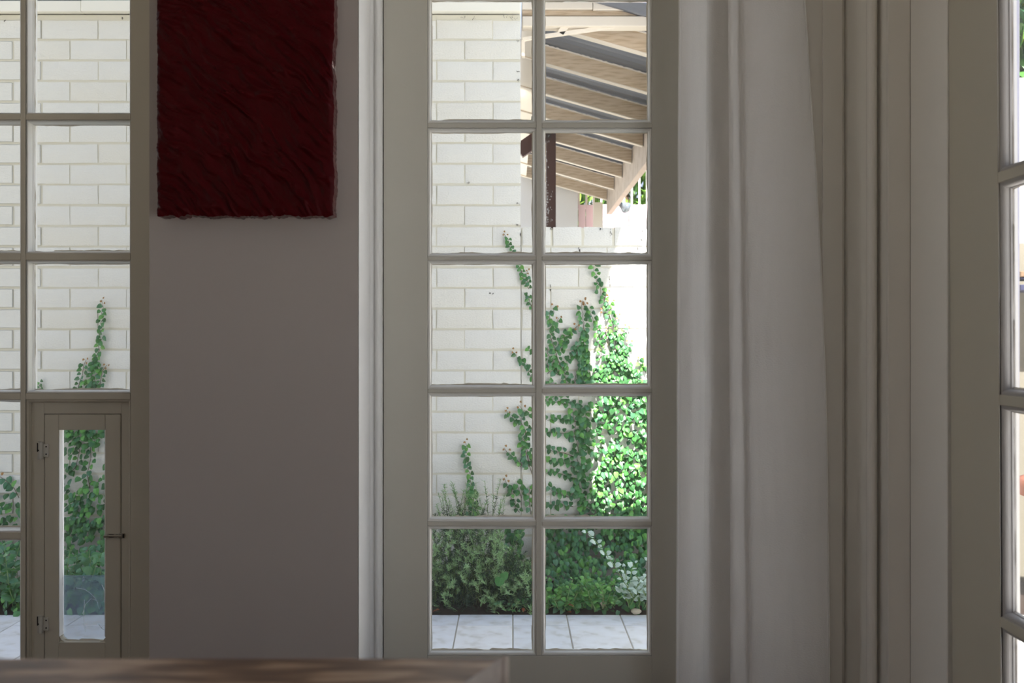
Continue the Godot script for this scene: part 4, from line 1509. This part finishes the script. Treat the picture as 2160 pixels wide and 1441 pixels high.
func shrub() -> void:
	var z0 := -1.80
	var o := thing("needle_shrub", "dark green needle-leaved shrub at the foot of the wall, left pane column", "shrub", Vector3(wx(1010, z0), PAVE + 0.01, z0))
	var st := local(o)
	var nd := local(o)
	var tips := local(o)
	for k in 230:
		var tall := k < 34
		var bx := wx(rng.randf_range(905, 1085), z0)
		var bz := z0 + rng.randf_range(-0.12, 0.10)
		if tall:
			bx = wx(rng.randf_range(935, 1050), z0)
		var lx := rng.randf_range(-0.09, 0.09)
		var h := rng.randf_range(0.10, 0.30)
		if tall:
			h = rng.randf_range(0.33, 0.47)
		elif k > 150:
			h = rng.randf_range(0.05, 0.2)
			bx = wx(rng.randf_range(905, 1118), z0)
		var lz := rng.randf_range(-0.03, 0.10) if not tall else rng.randf_range(-0.06, 0.02)
		if bx + lx > 0.10:
			lx = -absf(lx)
		var pts := []
		var n := 9
		for i in n + 1:
			var t := float(i) / n
			pts.append(Vector3(bx + lx * t * t, PAVE + 0.005 + h * t, clampf(bz + lz * t, -2.0, -1.60)))
		st.tube(pts, 0.0016, 0.0007, 4)
		var count := int(h / 0.0042)
		for i in count:
			var t := rng.randf_range(0.15 if not tall else 0.4, 1.0)
			var q := t * n
			var a: Vector3 = pts[int(minf(q, n - 1))]
			var d: Vector3 = pts[int(minf(q, n - 1)) + 1]
			var p := a.lerp(d, q - int(minf(q, n - 1)))
			var ang := rng.randf() * TAU
			var dir := (Vector3(cos(ang), rng.randf_range(0.2, 1.0), sin(ang))).normalized()
			var len := rng.randf_range(0.011, 0.02)
			var sd := dir.cross(Vector3(rng.randf_range(-1, 1), 0.4, rng.randf_range(-1, 1))).normalized() * 0.0013
			var tgt := tips if t > 0.86 else nd
			tgt.tri(p - sd, p + sd, p + dir * len)
			tgt.tri(p + sd, p - sd, p + dir * len * 0.98 + sd * 0.3)
	for k in 900:      # the dense body of the shrub, looser towards its top
		var bx2 := rng.randf_range(905.0, 1122.0)
		var top := 0.31 if bx2 < 1050 else 0.17
		var c := Vector3(wx(bx2, z0), PAVE + pow(rng.randf(), 1.5) * top, rng.randf_range(-1.96, -1.625))
		var up := Vector3(rng.randf_range(-0.6, 0.6), rng.randf_range(0.2, 1.0), rng.randf_range(-0.1, 0.6)).normalized()
		for i in 20:
			var q := c + up * (i * 0.0022)
			var dir := (up * 0.6 + Vector3(rng.randf_range(-1, 1), rng.randf_range(-0.6, 0.8), rng.randf_range(-1, 1))).normalized()
			var sd := dir.cross(Vector3(rng.randf_range(-1, 1), 0.4, rng.randf_range(-1, 1))).normalized() * 0.0014
			var l := rng.randf_range(0.010, 0.019)
			nd.tri(q - sd, q + sd, q + dir * l)
	# shoots with starry pale tips facing the light
	for k in 240:
		var bx3 := rng.randf_range(908.0, 1120.0)
		var c := Vector3(wx(bx3, -1.7), 0.0, rng.randf_range(-1.76, -1.60))
		c.y = rng.randf_range(0.0, 0.28 if bx3 < 1060 else 0.16)
		var up := Vector3(rng.randf_range(-0.8, 0.8), rng.randf_range(0.4, 1.0), rng.randf_range(0.1, 0.8)).normalized()
		var run := rng.randf_range(0.012, 0.05)
		st.tube([c - up * run, c], 0.0011, 0.0008, 4)
		for i in 14 + int(run * 500.0):
			var at := c - up * run * rng.randf() if i >= 14 else c - up * 0.004 * rng.randf()
			var dir := (up * 0.9 + Vector3(rng.randf_range(-1, 1), rng.randf_range(-0.7, 1.0), rng.randf_range(-0.6, 1))).normalized()
			var sd := dir.cross(Vector3(rng.randf_range(-1, 1), 0.5, 0.8)).normalized() * 0.0017
			tips.tri(at - sd, at + sd, at + dir * rng.randf_range(0.012, 0.024))
	part("foliage", nd, M.needle, o).set_meta("kind", "stuff")
	part("shoot_tips", tips, M.needle_tip, o).set_meta("kind", "stuff")
	part("stem", st, M.green_stem, o).set_meta("kind", "stuff")


func leafy(called: String, label: String, base: Vector3, stems: Array, tones: Array, size: float, gap: float, round_: float) -> void:
	# stems: [from, to, bow] in metres; leaves in pairs along each
	var o := thing(called, label, "plant", base)
	var kinds := [leaf_mesh(round_, 0.0, 0.15, 0.3), leaf_mesh(round_ * 0.9, 0.03, 0.28, 0.15), leaf_mesh(round_, 0.0, 0.05, 0.5)]
	var st := local(o)
	var count := 0
	for s in stems:
		var a: Vector3 = s[0]
		var d: Vector3 = s[1]
		var m: Vector3 = (a + d) / 2 + s[2]
		var pts := []
		for i in 9:
			var t := i / 8.0
			pts.append(a.lerp(m, t).lerp(m.lerp(d, t), t))
		st.tube(pts, 0.0019, 0.0010, 5)
		var len := a.distance_to(d)
		var steps := int(len / gap)
		var ph := rng.randf() * TAU
		for i in range(1, steps + 1):
			var t := float(i) / maxi(steps, 1)
			var p: Vector3 = a.lerp(m, t).lerp(m.lerp(d, t), t)
			ph += PI / 2 + rng.randf_range(-0.3, 0.3)
			for k in 2:
				var ang := ph + PI * k
				var out := Vector3(cos(ang), rng.randf_range(-0.1, 0.5), sin(ang) * 0.7 + 0.25).normalized()
				var y := -out
				var zz := (Vector3(0, 0.8, 0.7) + Vector3(rng.randf_range(-0.5, 0.5), rng.randf_range(-0.4, 0.4), 0)).normalized()
				zz = (zz - y * zz.dot(y)).normalized()
				var x := y.cross(zz)
				var sz := size * rng.randf_range(0.7, 1.2) * (0.6 if t > 0.93 else 1.0)
				var tr := Transform3D(Basis(x, y, zz).scaled(Vector3.ONE * sz), p + out * size * 0.25 - o.position)
				if tr.origin.z + o.position.z - sz < ZW + 0.01:
					tr.origin.z = ZW + 0.012 + sz - o.position.z
				if count < 300:
					put("leaf", kinds[rng.randi_range(0, 2)], M[tones[rng.randi_range(0, tones.size() - 1)]], o, tr)
				count += 1
	part("stem", st, M.green_stem, o)


func plants() -> void:
	shrub()
	# silver-leaved trailing plant at the right, one long shoot leaning up to the left
	var stems := [
		[at_px(1335, 1262, -1.615), at_px(1238, 1122, -1.63), Vector3(0.015, 0.02, 0.01)],
	]
	for k in 34:
		var f := at_px(rng.randf_range(1322, 1400), rng.randf_range(1250, 1290), rng.randf_range(-1.66, -1.61))
		stems.append([f, f + Vector3(rng.randf_range(-0.07, 0.06), rng.randf_range(0.03, 0.14), rng.randf_range(0.0, 0.06)), Vector3(0, 0.02, 0.01)])
	leafy("silver_plant", "silver-grey round-leaved plant with one long shoot at the lower right pane", at_px(1345, 1290, -1.72), stems, ["leaf_grey"], 0.021, 0.026, 0.95)
	# soft green bush behind the hatch and the pane left of it
	stems = []
	for k in 46:
		var f := at_px(rng.randf_range(-60, 60) if k < 28 else rng.randf_range(-190, -50), 1290, rng.randf_range(-1.85, -1.68))
		stems.append([f, f + Vector3(rng.randf_range(-0.10, 0.10), rng.randf_range(0.08, 0.27), rng.randf_range(0.0, 0.05)), Vector3(0, 0.02, 0.02)])
	leafy("soft_bush", "soft-leaved green bush seen in the lowest pane at the left edge", at_px(20, 1296, -1.75), stems, ["leaf_soft", "leaf_soft", "leaf_mid", "leaf_blue"], 0.034, 0.034, 0.85)
	stems = []
	for k in 32:
		var f := at_px(rng.randf_range(120, 240), 1290, rng.randf_range(-1.85, -1.66))
		stems.append([f, f + Vector3(rng.randf_range(-0.08, 0.10), rng.randf_range(0.06, 0.26), rng.randf_range(0.0, 0.05)), Vector3(0, 0.02, 0.02)])
	leafy("soft_bush", "soft-leaved green bush seen through the hatch above the clouded sheet", at_px(180, 1296, -1.75), stems, ["leaf_soft", "leaf_soft", "leaf_mid", "leaf_blue"], 0.034, 0.034, 0.85)
	stems = []
	for k in 40:
		var f := at_px(rng.randf_range(250, 860), 1292, rng.randf_range(-1.9, -1.68))
		stems.append([f, f + Vector3(rng.randf_range(-0.10, 0.10), rng.randf_range(0.05, 0.2), rng.randf_range(0.0, 0.05)), Vector3(0, 0.02, 0.02)])
	leafy("soft_bush", "soft-leaved green bush in the bed behind the wall pier, out of view", at_px(560, 1296, -1.78), stems, ["leaf_soft", "leaf_mid"], 0.036, 0.04, 0.85)
	# fresh groundcover in front of the creeper
	stems = []
	for k in 52:
		var f := at_px(rng.randf_range(1150, 1300), rng.randf_range(1278, 1294), rng.randf_range(-1.70, -1.63))
		stems.append([f, f + Vector3(rng.randf_range(-0.06, 0.06), rng.randf_range(0.01, 0.13), rng.randf_range(0.0, 0.03)), Vector3(0, 0.02, 0.02)])
	leafy("groundcover", "fresh light-green leafy groundcover at the bed edge right of the middle bar", at_px(1220, 1294, -1.72), stems, ["leaf_fresh", "leaf_mid", "leaf_mid", "leaf_fresh"], 0.021, 0.020, 0.85)
	stems = []
	for k in 24:
		var f := at_px(rng.randf_range(1030, 1128), rng.randf_range(1284, 1296), rng.randf_range(-1.7, -1.62))
		stems.append([f, f + Vector3(rng.randf_range(-0.04, 0.04), rng.randf_range(0.005, 0.05), rng.randf_range(0.0, 0.02)), Vector3(0, 0.01, 0.01)])
	leafy("groundcover", "small patch of low green leaves at the right foot of the needle-leaved shrub", at_px(1085, 1294, -1.67), stems, ["leaf_mid", "leaf_soft"], 0.018, 0.02, 0.9)
	# two broad leaves standing out of the shrub
	var o := thing("broad_leaf", "two broad bright-green leaves poking out of the needle-leaved shrub", "plant", at_px(1056, 1250, -1.60))
	var b := local(o)
	b.tube([at_px(1056, 1250, -1.62), at_px(1056, 1236, -1.60), at_px(1060, 1212, -1.60)], 0.0014, 0.001, 5)
	part("stem", b, M.green_stem, o)
	var lm := leaf_mesh(1.0, -0.1, 0.1, 0.4)
	put("leaf", lm, M.leaf_mid, o, Transform3D(Basis(Vector3(0, 0, 1), 0.35).scaled(Vector3.ONE * 0.030), at_px(1062, 1209, -1.598) - o.position))
	put("leaf", lm, M.leaf_mid, o, Transform3D(Basis(Vector3(0, 0, 1), -0.2).scaled(Vector3.ONE * 0.036), at_px(1055, 1219, -1.594) - o.position))
	# stone and fallen leaves on the edge of the bed
	b = MB.new()
	var rows := []
	for j in 8:
		var ring := []
		var t := j / 7.0
		for k in 13:
			var a := TAU * k / 12.0
			var r := sin(PI * clampf(t, 0.02, 0.98)) * (1.0 + 0.18 * sin(a * 3.0 + 1.0))
			ring.append(Vector3(cos(-a) * 0.019 * r, -cos(PI * t) * 0.011, sin(-a) * 0.014 * r))
		rows.append(ring)
	b.grid(rows, true)
	tag(part("stone", b, M.pale_stone, self, Transform3D(Basis(), at_px(1341, 1290, -1.612) + Vector3(0, 0.0, 0))), "small pale stone lying on the bed edge below the silver plant", "stone")
	var spots := [[1104, 1282, "below the shrub's right side"], [1198, 1274, "orange, in the groundcover's middle"], [1270, 1262, "pale, hanging beside the groundcover"], [1205, 1290, "at the paving edge in the middle"], [925, 1284, "under the shrub's left side"]]
	for k in spots.size():
		var lf := put("fallen_leaf", leaf_mesh(0.6, 0.1, 0.35, 0.8), M.dead_leaf if k != 2 else M.pale_stone, self, Transform3D((Basis(Vector3(0, 1, 0), k * 1.3) * Basis(Vector3(1, 0, 0), -1.2 if k != 2 else -0.2)).scaled(Vector3.ONE * (0.024 if k != 2 else 0.04)), at_px(spots[k][0], spots[k][1], -1.63)))
		tag(lf, "dry fallen leaf " + spots[k][2], "leaf")


func tree_clump(called: String, label: String, c: Vector3, r: Vector3, n: int, size: float, cols: Array) -> void:
	var o := thing(called, label, "tree", Vector3(c.x, -0.1, c.z))
	var b := local(o)
	b.tube([Vector3(c.x, -0.1, c.z), Vector3(c.x + 0.05, c.y * 0.5, c.z), Vector3(c.x - 0.04, c.y, c.z)], 0.07, 0.03, 8)
	part("trunk", b, M.vine_stem, o)
	b = MB.new()
	for k in n:
		var d := Vector3(rng.randf_range(-1, 1), rng.randf_range(-1, 1), rng.randf_range(-1, 1))
		if d.length() > 1.0:
			d = d.normalized() * rng.randf_range(0.7, 1.0)
		var bs := Basis(Vector3(0, 1, 0), rng.randf() * TAU) * Basis(Vector3(1, 0, 0), rng.randf_range(-1.2, 0.3))
		b.xf = Transform3D(bs.scaled(Vector3.ONE * size * rng.randf_range(0.7, 1.3)), c + d * r - o.position)
		b.col = (cols[rng.randi_range(0, cols.size() - 1)] as Color).srgb_to_linear()
		leaf_into(b, 0.6, 0.1, 0.2, 0.4)
	part("foliage", b, M.foliage, o).set_meta("kind", "stuff")


func far_plants() -> void:
	var g := [Color(0.30, 0.46, 0.16), Color(0.42, 0.58, 0.22), Color(0.24, 0.38, 0.16), Color(0.52, 0.62, 0.26)]
	tree_clump("tree", "leafy tree behind the fence, left of the carport beam end", at_px(1232, 395, -8.5), Vector3(0.45, 0.7, 0.45), 1500, 0.09, g)
	tree_clump("tree", "leafy tree behind the fence slats, under the carport beam", at_px(1326, 380, -9.9), Vector3(0.38, 0.9, 0.4), 1500, 0.09, g)
	# through the right-hand door: a white wall with a tree over it, a bench and a flower box
	var z := -2.62
	var b := MB.new()
	b.box(Vector3(1.95, -0.1, z - 0.12), Vector3(4.2, wy(164, z), z))
	tag(part("boundary_wall", b, M.white_render), "white sunlit boundary wall glimpsed through the right-hand door", "wall")
	tree_clump("tree", "leafy tree over the white wall at the top right edge", at_px(2190, 55, -3.2), Vector3(0.55, 0.42, 0.3), 1600, 0.13, [Color(0.30, 0.50, 0.22), Color(0.40, 0.58, 0.30), Color(0.66, 0.70, 0.2), Color(0.25, 0.44, 0.3)])
	b = MB.new()
	var zl := -2.32
	b.box(Vector3(wx(2148, zl), -0.1, zl - 0.15), Vector3(4.0, wy(512, zl), zl), 0.004)
	tag(part("planter_wall", b, M.beige_render), "lower beige wall in front of the white boundary wall at the right edge", "wall")
	var o := thing("wooden_shelf", "timber and blue shelf unit by the white wall at the right edge", "shelf", Vector3(2.6, -0.1, -2.2))
	var zs := -2.08
	b = local(o)
	b.box(Vector3(wx(2153, zs), wy(584, zs), zs - 0.2), Vector3(3.2, wy(572, zs), zs), 0.003)
	part("top", b, M.raw_timber, o)
	b = local(o)
	b.box(Vector3(wx(2154, zs), wy(588, zs), zs - 0.18), Vector3(3.2, wy(584.5, zs), zs - 0.01), 0.003)
	b.box(Vector3(wx(2155, zs), wy(613, zs), zs - 0.18), Vector3(3.2, wy(600, zs), zs - 0.01), 0.003)
	part("drawer_front", b, M.dark_blue, o)
	b = local(o)
	for x in [2.3, 3.12]:
		b.box(Vector3(x, -0.1, zs - 0.16), Vector3(x + 0.05, wy(588, zs), zs - 0.04), 0.002)
	part("leg", b, M.raw_timber, o)
	o = thing("terracotta_pot", "terracotta pot on the ground at the lower right edge", "pot", Vector3(2.25, -0.038, -1.72))
	b = MB.new()
	b.lathe([Vector2(0.0, 0.0), Vector2(0.2, 0.0), Vector2(0.24, 0.3), Vector2(0.25, 0.44), Vector2(0.275, 0.44), Vector2(0.275, 0.5), Vector2(0.24, 0.5), Vector2(0.23, 0.44), Vector2(0.0, 0.43)], 28)
	part("body", b, M.terracotta, o)


func _ready() -> void:
	rng.seed = 7
	view_and_light()
	materials()
	room()
	house_outside()
	ground()
	brick_walls()
	joinery()
	pergola()
	beyond()
	far_plants()
	curtain()
	table()
	painting()
	creepers()
	plants()
